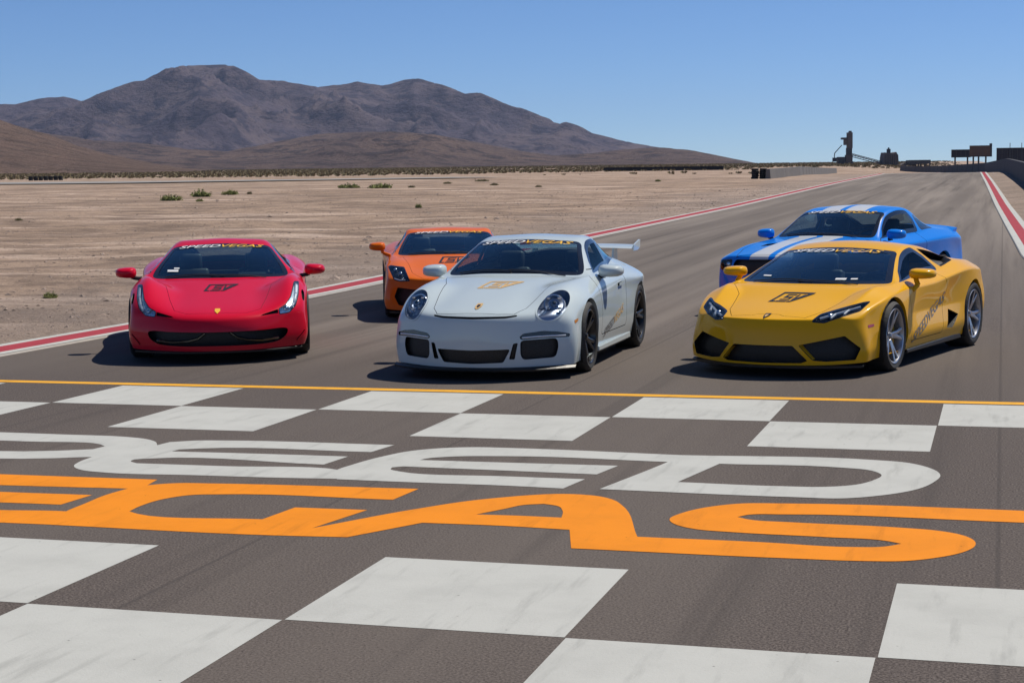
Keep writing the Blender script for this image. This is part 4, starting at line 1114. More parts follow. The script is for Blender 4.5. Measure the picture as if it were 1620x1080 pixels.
    c.shell('slit', 'air_slit', M['black'], .05, pair=True, dirv=(-1, 0, 0)); c.shell('nose_slot', 'nose_vent', M['black'], .03, dirv=(-1, 0, 0))
    dr = c.shell('drl', 'daytime_lamp', M['lamp_black'], .012, pair=True, dirv=(-1, 0, 0))
    c.emit('marker', 'side_marker', M['amber'], .002, pair=True)
    c.emit('handle', 'door_handle', c.paint, .018, pair=True)
    for i, sg in enumerate((1, -1)):
        lamp_bar = [(.45, .396), (.56, .402), (.68, .404), (.80, .402)]
        b = MB()
        for (y0, z0), (y1, z1) in zip(lamp_bar[:-1], lamp_bar[1:]):
            h0, _ = c.ray((2, sg*y0, z0), (-1, 0, 0)); h1, _ = c.ray((2, sg*y1, z1), (-1, 0, 0)); b.bar(h0-Vector((.004, 0, 0)), h1-Vector((.004, 0, 0)), .007, 6)
        b.build('light_bar', M['lamp_white'], dr[i])
    # headlamp : bowl, ring, projector, four light dots, lens
    lens = c.emit('lamp', 'headlight', M['lens'], .003, pair=True)
    c.emit('lamp_ring', 'headlight_trim', c.paint, .004, pair=True)
    bowls = c.shell('lamp', 'lamp_bowl', M['lamp_grey'], .06, pair=True)
    for i, sg in enumerate((1, -1)):
        bowls[i].parent = lens[i]
        h, n = c.ray((2, sg*.674, .698), (-1, 0, 0)); n = Vector((.80, sg*.25, .5)).normalized()
        q = n.to_track_quat('Z', 'Y'); o = h-n*.040
        mb = MB(); mb.lathe([(0, .030), (.022, .028), (.034, .012), (.036, -.01), (.05, -.015), (.052, .004), (.047, .004), (.043, -.008)], axis='z', n=24); mb.V = [tuple(o+q @ Vector(v)) for v in mb.V]
        mb.build('projector', M['chrome'], lens[i], smooth=True, autosmooth=40)
        mb = MB(); mb.lathe([(0, .034), (.015, .032), (.021, .027)], axis='z', n=20); mb.V = [tuple(o+q @ Vector(v)) for v in mb.V]
        mb.build('projector_glass', M['gloss_black'], lens[i], smooth=True)
        mb = MB(); mb.lathe([(.086, .006), (.095, .012), (.099, .004), (.092, -.004), (.086, .006)], axis='z', n=32); mb.V = [tuple(o+q @ Vector((v[0], v[1]*1.06, v[2]))) for v in mb.V]
        mb.build('lamp_inner_ring', M['reflector'], lens[i], smooth=True)
        for k in range(4):
            t = RAD(45+90*k); mb = MB(); mb.box(o+q @ Vector((.072*math.cos(t), .075*math.sin(t), .02)), (.022, .03, .022)); mb.build('light_dot', M['reflector'], lens[i], bevel=.006)
    # front lip, side skirt, rear wing
    lip = MB(); n = 24; pts = []
    for k in range(n+1):
        t = -1+2*k/n; y = .88*t; pts.append((.975-.40*abs(t)**2.6, y))
    V = []
    for x, y in pts:
        V += [(x-.20, y*.95, .095), (x+.015, y, .09), (x+.02, y, .105), (x-.02, y, .125)]
    F = [(4*k+a, 4*k+(a+1) % 4, 4*k+4+(a+1) % 4, 4*k+4+a) for k in range(n) for a in range(4)]
    lip.add(V, F); lip.build('front_splitter', M['black'], c.root)
    sk = MB(); sk.prism([(-.42, .15), (-.42, .20), (-2.02, .205), (-2.03, .14)], 1, .80, .893); c.add_part(sk, 'side_skirt', c.paint, bevel=.01)
    wing = MB(); n = 20; V = []
    for k in range(n+1):
        y = -.71+1.42*k/n; x0 = -3.20; z0 = 1.055-.02*(y/.8)**2
        V += [(x0+.02, y, z0), (x0-.08, y, z0+.028), (x0-.20, y, z0+.020), (x0-.30, y, z0+.035), (x0-.29, y, z0+.018), (x0-.15, y, z0-.004)]
    F = [(6*k+a, 6*k+(a+1) % 6, 6*k+6+(a+1) % 6, 6*k+6+a) for k in range(n) for a in range(6)]+[tuple(range(6)), tuple(range(6*n+5, 6*n-1, -1))]
    wing.add(V, F); w = wing.build('rear_wing', c.paint, c.root, smooth=True, autosmooth=40)
    for sg in (1, -1):
        ep = MB(); ep.prism([(-3.15, 1.015), (-3.14, 1.085), (-3.48, 1.135), (-3.54, 1.13), (-3.52, 1.045), (-3.38, 1.015)], 1, sg*.71, sg*.725); ep.build('wing_endplate', c.paint, w, bevel=.004)
        up = MB(); up.prism([(-3.10, .84), (-3.21, 1.045), (-3.40, 1.055), (-3.44, .76)], 1, sg*.46, sg*.48); up.build('wing_strut', c.paint, w, bevel=.004)
    mirror_part(c, (-.86, .79, .855), (-.83, .925, .915), (.21, .25, .145), c.paint, .022, stalk_mat=M['black'])
    wipers(c, [((-.47, .55), (-.47, -.02)), ((-.45, 0), (-.55, -.56))])
    c.s.cut('tail', fyz(rounded_poly([(.36, .70), (.76, .68), (.80, .62), (.40, .645)], .02)), mask=lambda P, N, UV, A: N[:, 0] < -.1)
    cabin(c, -.88, .86, .66, -1.62, .22, .36, M['leather'], x_rear=-2.2, zr=.80)
    underbody(c, .90, -3.4, .84, .11, 2.457)
    wheel_set(c, 2.457, .905, .925, .335, .345, .245, .305, .262, .262, (5, .17, .045, .030), M['rim_black'], M['caliper_yellow'], .362, .372)
    windshield_banner(c, 1.185, 0, .98, .05, parent=g)
    V, F = sv_logo(.36); c.project('hood_emblem', V*np.array([1, 1.3]), F, lambda a, b: (.02-b, a, 3), (0, 0, -1), M['decal_gold'])
    # crest on the nose
    cr = [(-.026, .034), (.026, .034), (.030, .0), (.018, -.026), (0, -.036), (-.018, -.026), (-.030, 0)]
    V, F = poly_tris(cr); c.project('badge', V, F, lambda a, b: (3, a, .668+b*.62), (-1, 0, 0), M['decal_gold'], lift=.006)
    V, F = poly_tris([(x*.5, y*.5) for x, y in cr]); c.project('badge_centre', V, F, lambda a, b: (3, a, .668+b*.62), (-1, 0, 0), M['decal_black'], lift=.008)
    # door lettering
    for sg in (1, -1):
        for txt, mat, dx in (('SPEED', M['decal_grey'], .23), ('VEGAS', M['decal_gold'], -.23)):
            V, F = text_tris(txt, 1.0, .3, 1.0, .012); V = (V-V.min(0))/np.ptp(V, axis=0)-.5
            V = V*np.array([.46, .085])
            c.project('door_lettering', V, F, (lambda a, b, dx=dx, sg=sg: (-1.15+sg*dx-sg*a, sg*3, .40+b+(-1.15-(-1.15+sg*dx-sg*a))*.22)), (0, -sg, 0), mat)
    return c
def tube_path(c, name, pts, r, mat, parent=None, d=(-1, 0, 0), lift=0.0):
    b = MB(); H = []
    for y, z in pts:
        h, _ = c.ray((2, y, z), d)
        if h is not None: H.append(h-Vector(d)*lift)
    for p, q in zip(H[:-1], H[1:]): b.bar(p, q, r, 6)
    if len(H) > 1: return b.build(name, mat, parent or c.root)

def yellow_car():
    sp = dict(
        st=[(.965, .64, .535, .46, .535, .64, .55, .785, .53),
            (.73, .50, .595, .48, .592, .67, .625, .83, .60),
            (.40, .25, .665, .51, .660, .71, .715, .885, .67),
            (.12, .03, .735, .56, .735, .745, .785, .905, .715),
            (-.04, -.20, .775, .70, .785, .79, .785, .905, .735),
            (-.12, -.46, .792, .775, .792, .825, .798, .905, .745),
            (-.60, -.82, .975, .69, .925, .815, .815, .915, .748),
            (-1.08, -1.25, 1.112, .595, 1.062, .80, .84, .918, .755),
            (-1.46, -1.58, 1.162, .595, 1.105, .80, .85, .922, .775),
            (-1.95, -1.95, 1.125, .595, 1.07, .815, .865, .945, .81),
            (-2.4, -2.35, 1.045, .575, 1.0, .81, .92, .958, .84),
            (-2.85, -2.72, .95, .50, .93, .785, .915, .948, .83),
            (-3.2, -3.02, .885, .45, .878, .755, .875, .905, .80),
            (-3.41, -3.22, .85, .45, .842, .72, .835, .845, .77)],
        side=[(.64, .815, .44, .84, .34, .855, .23, .845, .14),
              (0, .935, .62, .95, .48, .94, .3, .905, .17),
              (-.9, .915, .64, .905, .5, .94, .30, .895, .145),
              (-1.7, .918, .66, .905, .5, .945, .3, .905, .145),
              (-2.6, .965, .72, .965, .52, .958, .32, .925, .17),
              (-3.22, .88, .64, .90, .5, .89, .36, .85, .25)],
        nose=[(1.0, .45), (1.015, .34), (1.02, .22), (1.0, .115)], tail=[(-3.43, .72), (-3.41, .55), (-3.43, .38), (-3.3, .25)],
        crease_lat=[(5, 0, 2, .4)], crease_long=[('s', 0, 0, 13, .45), ('t', 2, 0, 5, .45), ('t', 2, 5, 12, .5), ('t', 3, 0, 12, .6), ('s', 2, 1, 11, .6), ('f', 0, 0, 4, .6), ('f', 2, 0, 4, .3), ('s', 3, 0, 12, .3)], banner_sag=.06)
    c = Car('yellow_sports_car', sp, paint('yellow_paint', (0.76, 0.385, 0.0015), 0.0))
    s = c.s
    arches(c, 2.62, .358, .335, .372, .345)
    ws = rounded_poly([(5.10, -2), (5.10, 1.86), (6.86, 1.86), (6.86, -2)], .12)
    side_p = rounded_poly([(5.25, 2.86), (5.9, 2.25), (6.7, 2.16), (7.85, 2.14), (8.25, 2.45), (8.45, 2.9)], .06)
    rw = rounded_poly([(8.5, -2), (8.5, 1.6), (10.6, 1.5), (10.6, -2)], .12)
    common_glass(c, ws, rw, [side_p])
    s.cut('scoop', fuv([(8.25, 2.12), (9.6, 2.16), (10.2, 2.45), (9.95, 2.88), (8.9, 2.90)]), mask=patch_is(0))
    lamp = [(.435, .515), (.46, .572), (.60, .618), (.755, .665), (.80, .67), (.775, .600), (.64, .548), (.53, .505)]
    s.cut('lamp', fyz(rounded_poly(lamp, .012)), mask=lambda P, N, UV, A: (P[:, 0] > .1) & (N[:, 0]+N[:, 2] > .25), seam=.010, seam_label='lamp_seal')
    # front openings
    s.cut('side_intake', fyz(rounded_poly([(.335, .305), (.52, .345), (.70, .385), (.825, .27), (.785, .165), (.56, .155), (.455, .165)], .012)), mask=FRONT)
    s.cut('intake', fyz(rounded_poly(mir([(0, .30), (.285, .300), (.415, .165), (.36, .142), (0, .138)]), .012)), mask=FRONT)
    hood = mirx([(.83, 0), (.835, .10), (.87, .16), (.86, .36), (.66, .46), (.2, .56), (-.06, .72), (-.19, .735), (-.10, .3), (-.075, 0)])
    s.cut('hood', fxy(hood), mask=lambda P, N, UV, A: (N[:, 2] > .3) & (P[:, 0] > -.6) & (A != 1), seam=.005)
    door = rounded_poly([(-.46, .24), (-.52, .48), (-.46, .70), (-.62, .86), (-1.52, .90), (-1.72, .70), (-1.55, .42), (-1.50, .24)], .05)
    s.cut('door', fxz(door), mask=lambda P, N, UV, A: (P[:, 1] > .7) & (N[:, 1] > .2), seam=.006)
    s.cut('low_intake', fxz(rounded_poly([(-1.64, .275), (-1.76, .46), (-2.05, .385), (-1.84, .26)], .012)), on=('body', 'door', 'seam'), mask=SIDE)
    s.cut('marker', fxz(rounded_poly([(.54, .445), (.44, .455), (.44, .475), (.54, .470)], .006)), mask=SIDE)
    c.body(); c.emit('hood', 'hood', c.paint); c.emit('door', 'door', c.paint, pair=True)
    c.shell('seam', 'panel_gap', M['seam'], .010)
    headliner(c)
    g = emit_glass(c)
    c.shell('scoop', 'shoulder_scoop', M['black'], .10, pair=True, dirv=(0, -.9, -.3))
    c.shell('low_intake', 'side_intake', M['black'], .09, pair=True, dirv=(.25, -.95, 0))
    c.shell('side_intake', 'front_intake', M['grille'], .09, pair=True, dirv=(-1, 0, 0)); c.shell('intake', 'grille', M['grille'], .09, dirv=(-1, 0, 0))
    c.emit('marker', 'side_marker', M['marker_red'], .002, pair=True)
    lens = c.emit('lamp', 'headlight', M['lens'], .002, pair=True)
    sl = c.emit('lamp_seal', 'headlight_seal', M['gloss_black'], .001, pair=True)
    bw = c.shell('lamp', 'lamp_bowl', M['lamp_black'], .04, pair=True)
    for i, sg in enumerate((1, -1)):
        bw[i].parent = lens[i]; sl[i].parent = lens[i]
        for pts in (((.48, .545), (.59, .580), (.75, .635)), ((.59, .580), (.57, .550)), ((.68, .612), (.66, .58))):
            b = MB(); H = []
            for y, z in pts:
                h, _ = c.ray((2, sg*y, z), (-1, 0, 0)); H.append(h+Vector((-.02, 0, -.008)))
            for p, q in zip(H[:-1], H[1:]): b.bar(p, q, .012, 6)
            b.build('light_guide', M['lamp_white'], lens[i])
        h, _ = c.ray((2, sg*.55, .56), (-1, 0, 0)); b = MB(); b.lathe([(0, .02), (.018, .014), (.026, 0), (.03, -.02)], axis='x', n=16, c=tuple(h+Vector((-.035, 0, -.005)))); b.build('projector', M['reflector'], lens[i], smooth=True)
    # struts crossing the openings and the splitter
    for sg in (1, -1):
        b = MB(); Q = [(.285, .304), (.338, .308), (.46, .160), (.405, .160)]; V8 = []
        for back in (0, .09):
            for y, z in Q:
                h, _ = c.ray((2, sg*y, z), (-1, 0, 0)); V8.append((h.x-.012-back, sg*y, z))
        b.add(V8, [(0, 1, 2, 3), (7, 6, 5, 4), (0, 4, 5, 1), (1, 5, 6, 2), (2, 6, 7, 3), (3, 7, 4, 0)])
        b.build('front_strut', c.paint, c.root, bevel=.008)
    lip = MB(); n = 24; V = []
    for k in range(n+1):
        t = -1+2*k/n; y = .845*t; x = 1.01-.36*abs(t)**2.4
        V += [(x-.22, y*.94, .095), (x+.012, y, .095), (x+.014, y, .112), (x-.03, y, .125)]
    lip.add(V, [(4*k+a, 4*k+(a+1) % 4, 4*k+4+(a+1) % 4, 4*k+4+a) for k in range(n) for a in range(4)]); lip.build('front_splitter', M['black'], c.root)
    sk = MB(); sk.prism([(-.40, .13), (-.40, .165), (-2.22, .175), (-2.24, .12)], 1, .80, .922); c.add_part(sk, 'side_skirt', M['black'], bevel=.008)
    mirror_part(c, (-.60, .90, .72), (-.66, .975, .875), (.19, .25, .115), c.paint, .026, stalk_mat=c.paint, two=False)
    wipers(c, [((-.19, .50), (-.18, -.10)), ((-.17, .05), (-.28, -.60))])
    cabin(c, -.76, .755, .70, -1.50, .16, .38, M['leather'], x_rear=-1.95, zr=.80, wtub=.74)
    underbody(c, .92, -3.25, .86, .11, 2.62)
    wheel_set(c, 2.62, .935, .96, .328, .345, .245, .305, .262, .262, (5, .19, .050, .032), M['rim_grey'], M['caliper_yellow'], .358, .372)
    screen_stickers(c, [(.30, .835, .10, .014), (.42, .835, .06, .010), (-.50, .85, .10, .010)], g)
    windshield_banner(c, 1.062, 0, .96, .045, parent=g)
    V, F = sv_logo(.33); c.project('hood_emblem', V*np.array([1, 1.5]), F, lambda a, b: (.30-b, a, 3), (0, 0, -1), M['decal_black'])
    cr = [(-.028, .032), (.028, .032), (.026, .0), (0, -.036), (-.026, 0)]
    V, F = poly_tris(cr); c.project('badge', V, F, lambda a, b: (3, a, .555+b*.55), (-1, 0, 0), M['decal_black'], lift=.006)
    V, F = poly_tris([(x*.5, y*.5) for x, y in cr]); c.project('badge_centre', V, F, lambda a, b: (3, a, .555+b*.55), (-1, 0, 0), M['decal_gold'], lift=.008)
    for sg in (1, -1):
        V, F = text_tris('SPEEDVEGAS', 1.0, .3, 1.0, .012); V = (V-V.min(0))/np.ptp(V, axis=0)-.5; V = V*np.array([1.15, .095])
        c.project('door_lettering', V, F, (lambda a, b, sg=sg: (-1.08-sg*a, sg*3, .43+b+(sg*a)*sg*sg*.30*(1 if sg > 0 else 1))), (0, -sg, 0), M['decal_grey'])
    return c
def red_car():
    sp = dict(
        st=[(.995, .62, .49, .46, .505, .71, .555, .86, .545),
            (.78, .46, .555, .46, .575, .72, .665, .885, .64),
            (.44, .25, .635, .46, .65, .73, .775, .905, .70),
            (.10, .0, .715, .48, .725, .745, .848, .915, .745),
            (-.20, -.32, .785, .68, .785, .79, .85, .915, .76),
            (-.28, -.60, .81, .755, .815, .82, .845, .915, .765),
            (-.75, -.92, 1.02, .675, .96, .815, .85, .91, .765),
            (-1.2, -1.32, 1.165, .56, 1.11, .80, .868, .91, .775),
            (-1.5, -1.6, 1.21, .525, 1.16, .775, .885, .92, .795),
            (-1.95, -1.95, 1.15, .49, 1.09, .775, .925, .945, .83),
            (-2.4, -2.35, 1.03, .44, .985, .77, .955, .962, .85),
            (-2.85, -2.75, .935, .42, .92, .765, .945, .958, .84),
            (-3.2, -3.05, .89, .42, .882, .745, .895, .92, .80),
            (-3.40, -3.25, .875, .42, .87, .70, .865, .84, .77)],
        side=[(.62, .89, .45, .905, .35, .905, .24, .875, .15),
              (0, .94, .64, .955, .48, .945, .3, .905, .16),
              (-.9, .91, .66, .90, .5, .93, .30, .89, .15),
              (-1.7, .915, .68, .905, .5, .935, .3, .90, .15),
              (-2.6, .968, .72, .968, .52, .955, .32, .92, .17),
              (-3.25, .88, .64, .90, .5, .88, .36, .84, .25)],
        nose=[(1.05, .425), (1.07, .345), (1.07, .235), (1.04, .135)], tail=[(-3.45, .75), (-3.43, .55), (-3.44, .4), (-3.3, .25)],
        crease_lat=[(5, 0, 2, .4)], crease_long=[('t', 3, 0, 5, .35), ('t', 3, 5, 11, .4), ('s', 2, 5, 9, .4), ('t', 2, 5, 9, .3)], banner_sag=.07)
    c = Car('red_sports_car', sp, paint('red_paint', (0.58, 0.001, 0.022), 0.0, coat=0.6))
    s = c.s
    arches(c, 2.65, .362, .338, .375, .35)
    ws = rounded_poly([(5.10, -2), (5.10, 1.86), (6.84, 1.86), (6.84, -2)], .15)
    side_p = rounded_poly([(5.3, 2.84), (5.9, 2.25), (6.7, 2.16), (7.6, 2.14), (8.3, 2.4), (8.7, 2.9)], .06)
    rw = rounded_poly([(8.4, -2), (8.4, 1.55), (10.7, 1.4), (10.7, -2)], .12)
    common_glass(c, ws, rw, [side_p])
    lamp = [(.795, .785), (.845, .78), (.835, .66), (.80, .56), (.735, .495), (.635, .485), (.625, .535), (.70, .575), (.755, .65)]
    s.cut('lamp', fyz(rounded_poly(lamp, .012)), mask=lambda P, N, UV, A: (P[:, 0] > .0) & (N[:, 0]+N[:, 2] > .2), seam=.008, seam_label='lamp_seal')
    s.cut('slot', fyz([(.618, .535), (.62, .495), (.44, .478), (.46, .492)]), mask=lambda P, N, UV, A: (P[:, 0] > .3) & (N[:, 0]+N[:, 2] > .2))
    s.cut('brow', fyz(smooth_poly([(.868, .69), (.885, .70), (.90, .66), (.895, .60), (.875, .615)], 5)), mask=lambda P, N, UV, A: (P[:, 0] > .1))
    gr = smooth_poly(mir([(0, .332), (.45, .337), (.66, .345), (.715, .315), (.66, .235), (.50, .195), (0, .188)]), 5)
    s.cut('intake', fyz(gr), mask=FRONT)
    hood = mirx([(.93, 0), (.91, .30), (.80, .44), (.5, .50), (.1, .56), (-.22, .71), (-.33, .715), (-.25, .3), (-.22, 0)])
    s.cut('hood', fxy(hood), mask=lambda P, N, UV, A: (N[:, 2] > .3) & (P[:, 0] > -.6) & (A != 1), seam=.004)
    door = rounded_poly([(-.50, .22), (-.55, .48), (-.50, .74), (-.66, .875), (-1.60, .91), (-1.76, .70), (-1.62, .42), (-1.56, .22)], .05)
    s.cut('door', fxz(door), mask=lambda P, N, UV, A: (P[:, 1] > .7) & (N[:, 1] > .2), seam=.006)
    s.cut('low_intake', fxz(rounded_poly([(-1.78, .62), (-2.05, .70), (-2.10, .60), (-1.95, .45)], .03)), on=('body', 'door', 'seam'), mask=SIDE)
    s.cut('fin', fyz([(.80, .205), (.89, .305), (.895, .285), (.81, .19)]), mask=FRONT)
    c.body(); c.emit('hood', 'hood', c.paint); c.emit('door', 'door', c.paint, pair=True)
    c.emit('fin', 'bumper_fin', c.paint, .012, pair=True)
    c.shell('seam', 'panel_gap', M['seam'], .010)
    headliner(c)
    g = emit_glass(c)
    c.shell('low_intake', 'side_intake', M['black'], .09, pair=True, dirv=(.25, -.95, 0))
    c.shell('intake', 'grille', M['grille'], .10, dirv=(-1, 0, 0))
    c.shell('slot', 'lamp_slot', M['black'], .03, pair=True, dirv=(-.8, 0, -.6)); c.shell('brow', 'fender_vent', M['black'], .03, pair=True)
    # winglets inside the mouth
    for sg in (1, -1):
        b = MB(); H = [(.93, sg*.62, .25), (.955, sg*.45, .228), (.975, sg*.30, .238), (.985, sg*.20, .262), (.985, sg*.13, .315)]
        for p, q in zip(H[:-1], H[1:]): b.bar(p, q, .013, 6)
        b.build('mouth_winglet', M['gloss_black'], c.root)
    lens = c.emit('lamp', 'headlight', M['lens'], .002, pair=True)
    sl = c.emit('lamp_seal', 'headlight_seal', M['gloss_black'], .001, pair=True)
    bw = c.shell('lamp', 'lamp_bowl', M['lamp_bright'], .035, pair=True)
    for i, sg in enumerate((1, -1)):
        bw[i].parent = lens[i]; sl[i].parent = lens[i]
        for (y, z, r) in ((.70, .535, .036),):
            h, _ = c.ray((2, sg*y, z), (-1, 0, 0)); b = MB(); b.lathe([(0, .026), (r*.6, .02), (r*.9, 0), (r, -.02)], axis='x', n=18, c=tuple(h+Vector((-.045, 0, -.005)))); b.build('projector', M['chrome'], lens[i], smooth=True)
        b = MB(); H = []
        for y, z in ((.82, .76), (.812, .68), (.79, .60), (.765, .56)):
            h, n_ = c.ray((2, sg*y, z), (-1, 0, 0)); H.append(h-Vector((.02, 0, .01)))
        for k, p in enumerate(H):
            b.box(p, (.03, .022, .022))
        for p, q in zip(H[:-1], H[1:]): b.bar(p, q, .012, 6)
        b.build('light_strip', M['lamp_white'], lens[i])
    lip = MB(); n = 24; V = []
    for k in range(n+1):
        t = -1+2*k/n; y = .86*t; x = 1.045-.40*abs(t)**2.4
        V += [(x-.22, y*.94, .115), (x-.005, y, .115), (x-.003, y, .130), (x-.05, y, .15)]
    lip.add(V, [(4*k+a, 4*k+(a+1) % 4, 4*k+4+(a+1) % 4, 4*k+4+a) for k in range(n) for a in range(4)]); lip.build('front_splitter', M['black'], c.root)
    sk = MB(); sk.prism([(-.40, .13), (-.40, .165), (-2.24, .175), (-2.26, .12)], 1, .80, .915); c.add_part(sk, 'side_skirt', c.paint, bevel=.008)
    mirror_part(c, (-.66, .87, .80), (-.64, 1.04, .87), (.19, .23, .135), c.paint, .022, stalk_mat=M['black'])
    wipers(c, [((-.34, .50), (-.33, -.10)), ((-.32, .05), (-.43, -.60))])
    cabin(c, -.88, .79, .70, -1.50, .17, .38, M['leather'], x_rear=-1.95, zr=.82, wtub=.74)
    underbody(c, .95, -3.25, .86, .11, 2.65)
    wheel_set(c, 2.65, .945, .965, .336, .357, .235, .295, .262, .262, (5, .17, .045, .03), M['rim_grey'], M['caliper_yellow'], .362, .375)
    screen_stickers(c, [(-.52, .885, .12, .020), (-.48, .91, .06, .012)], g)
    windshield_banner(c, 1.118, 0, .98, .048, parent=g)
    V, F = sv_logo(.33); c.project('hood_emblem', V*np.array([1, 1.25]), F, lambda a, b: (.06-b, a, 3), (0, 0, -1), M['decal_black'])
    cr = [(-.026, .032), (.026, .032), (.028, .0), (0, -.036), (-.028, 0)]
    V, F = poly_tris(cr); c.project('badge', V, F, lambda a, b: (3, a, .53+b*.62), (-1, 0, 0), M['decal_yellow'], lift=.006)
    return c

def orange_car():
    sp = dict(
        st=[(.93, .62, .545, .50, .55, .72, .56, .865, .535),
            (.72, .48, .60, .50, .605, .725, .63, .88, .60),
            (.40, .25, .67, .52, .67, .73, .705, .885, .67),
            (.08, .0, .745, .56, .745, .74, .765, .89, .72),
            (-.17, -.30, .80, .69, .795, .785, .798, .885, .745),
            (-.25, -.54, .82, .75, .812, .81, .812, .885, .755),
            (-.70, -.88, .99, .69, .94, .80, .83, .89, .755),
            (-1.12, -1.26, 1.115, .60, 1.08, .765, .85, .895, .76),
            (-1.45, -1.55, 1.165, .575, 1.125, .76, .87, .90, .775),
            (-1.9, -1.9, 1.12, .50, 1.08, .76, .90, .925, .81),
            (-2.35, -2.3, 1.035, .46, 1.01, .77, .93, .94, .835),
            (-2.75, -2.65, .95, .45, .935, .76, .915, .93, .83),
            (-3.1, -2.95, .885, .45, .878, .74, .875, .89, .80),
            (-3.32, -3.15, .85, .45, .842, .71, .835, .83, .77)],
        side=[(.62, .90, .44, .92, .34, .925, .23, .90, .15),
              (0, .92, .62, .935, .48, .925, .3, .89, .17),
              (-.9, .895, .64, .885, .5, .915, .30, .875, .145),
              (-1.7, .90, .66, .885, .5, .92, .3, .885, .145),
              (-2.56, .945, .72, .945, .52, .94, .32, .905, .17),
              (-3.15, .87, .64, .885, .5, .875, .36, .84, .25)],
        nose=[(.955, .46), (.96, .36), (.965, .24), (.945, .13)], tail=[(-3.35, .72), (-3.33, .55), (-3.35, .38), (-3.22, .25)],
        crease_lat=[(5, 0, 2, .4)], crease_long=[('t', 2, 7, 12, .4), ('t', 3, 7, 12, .5), ('f', 0, 0, 4, .4), ('s', 0, 0, 3, .3)], banner_sag=.05, bow=3.0)
    c = Car('orange_sports_car', sp, paint('orange_paint', (0.68, 0.135, 0.002), 0.0))
    s = c.s
    arches(c, 2.56, .352, .328, .366, .34)
    ws = rounded_poly([(5.10, -2), (5.10, 1.86), (6.86, 1.86), (6.86, -2)], .12)
    side_p = rounded_poly([(5.25, 2.86), (5.9, 2.25), (6.7, 2.16), (7.6, 2.14), (8.25, 2.45), (8.35, 2.9)], .06)
    rw = rounded_poly([(8.5, -2), (8.5, 1.6), (10.6, 1.5), (10.6, -2)], .12)
    common_glass(c, ws, rw, [side_p])
    s.cut('scoop', fuv([(8.55, 2.30), (9.7, 2.36), (9.9, 2.72), (8.75, 2.74)]), mask=patch_is(0))
    lamp = [(.60, .525), (.665, .685), (.84, .705), (.875, .69), (.80, .535), (.72, .515)]
    s.cut('lamp', fyz(rounded_poly(lamp, .012)), mask=lambda P, N, UV, A: (P[:, 0] > .1) & (N[:, 0]+N[:, 2] > .25), seam=.008, seam_label='lamp_seal')
    s.cut('side_intake', fyz(rounded_poly([(.30, .40), (.55, .415), (.76, .44), (.805, .32), (.75, .205), (.42, .19)], .015)), mask=FRONT)
    s.cut('intake', fyz(rounded_poly(mir([(0, .30), (.26, .30), (.35, .18), (0, .17)]), .012)), mask=FRONT)
    hood = mirx([(.86, 0), (.86, .42), (.60, .56), (.2, .60), (-.18, .665), (-.28, .66), (-.22, .3), (-.20, 0)])
    s.cut('hood', fxy(hood), mask=lambda P, N, UV, A: (N[:, 2] > .3) & (P[:, 0] > -.6) & (A != 1), seam=.004)
    door = rounded_poly([(-.46, .24), (-.52, .48), (-.46, .70), (-.62, .86), (-1.52, .90), (-1.68, .70), (-1.55, .42), (-1.50, .24)], .05)
    s.cut('door', fxz(door), mask=lambda P, N, UV, A: (P[:, 1] > .7) & (N[:, 1] > .2), seam=.006)
    s.cut('low_intake', fxz(rounded_poly([(-1.75, .30), (-1.80, .62), (-2.05, .66), (-2.08, .30)], .03)), on=('body', 'door', 'seam'), mask=SIDE)
    c.body(); c.emit('hood', 'hood', c.paint); c.emit('door', 'door', c.paint, pair=True)
    c.shell('seam', 'panel_gap', M['seam'], .010)
    headliner(c); g = emit_glass(c)
    c.shell('scoop', 'shoulder_scoop', M['black'], .10, pair=True, dirv=(0, -.9, -.3)); c.shell('low_intake', 'side_intake', M['black'], .09, pair=True, dirv=(.25, -.95, 0))
    c.shell('side_intake', 'front_intake', M['grille'], .09, pair=True, dirv=(-1, 0, 0)); c.shell('intake', 'grille', M['grille'], .09, dirv=(-1, 0, 0))
    lens = c.emit('lamp', 'headlight', M['lens'], .002, pair=True); sl = c.emit('lamp_seal', 'headlight_seal', M['gloss_black'], .001, pair=True)
    bw = c.shell('lamp', 'lamp_bowl', M['lamp_black'], .04, pair=True)
    for i, sg in enumerate((1, -1)):
        bw[i].parent = lens[i]; sl[i].parent = lens[i]
        for y, z, r in ((.78, .655, .03), (.715, .61, .03), (.69, .555, .02)):
            h, _ = c.ray((2, sg*y, z), (-1, 0, 0)); b = MB(); b.lathe([(0, .02), (r*.6, .014), (r*.9, 0), (r, -.02)], axis='x', n=16, c=tuple(h+Vector((-.04, 0, -.005)))); b.build('projector', M['reflector'], lens[i], smooth=True)
        b = MB(); H = [c.ray((2, sg*y, z), (-1, 0, 0))[0]+Vector((-.015, 0, -.004)) for y, z in ((.66, .54), (.73, .535), (.80, .555))]
        for p, q in zip(H[:-1], H[1:]): b.bar(p, q, .008, 6)
        b.build('light_guide', M['lamp_white'], lens[i])
    lip = MB(); n = 24; V = []
    for k in range(n+1):
        t = -1+2*k/n; y = .87*t; x = .95-.30*abs(t)**3
        V += [(x-.22, y*.94, .10), (x+.01, y, .10), (x+.012, y, .12), (x-.03, y, .135)]
    lip.add(V, [(4*k+a, 4*k+(a+1) % 4, 4*k+4+(a+1) % 4, 4*k+4+a) for k in range(n) for a in range(4)]); lip.build('front_splitter', M['black'], c.root)
    mirror_part(c, (-.62, .84, .80), (-.62, 1.02, .93), (.19, .23, .135), c.paint, .026, stalk_mat=c.paint)
    wipers(c, [((-.31, .50), (-.30, -.10)), ((-.29, .05), (-.40, -.60))])
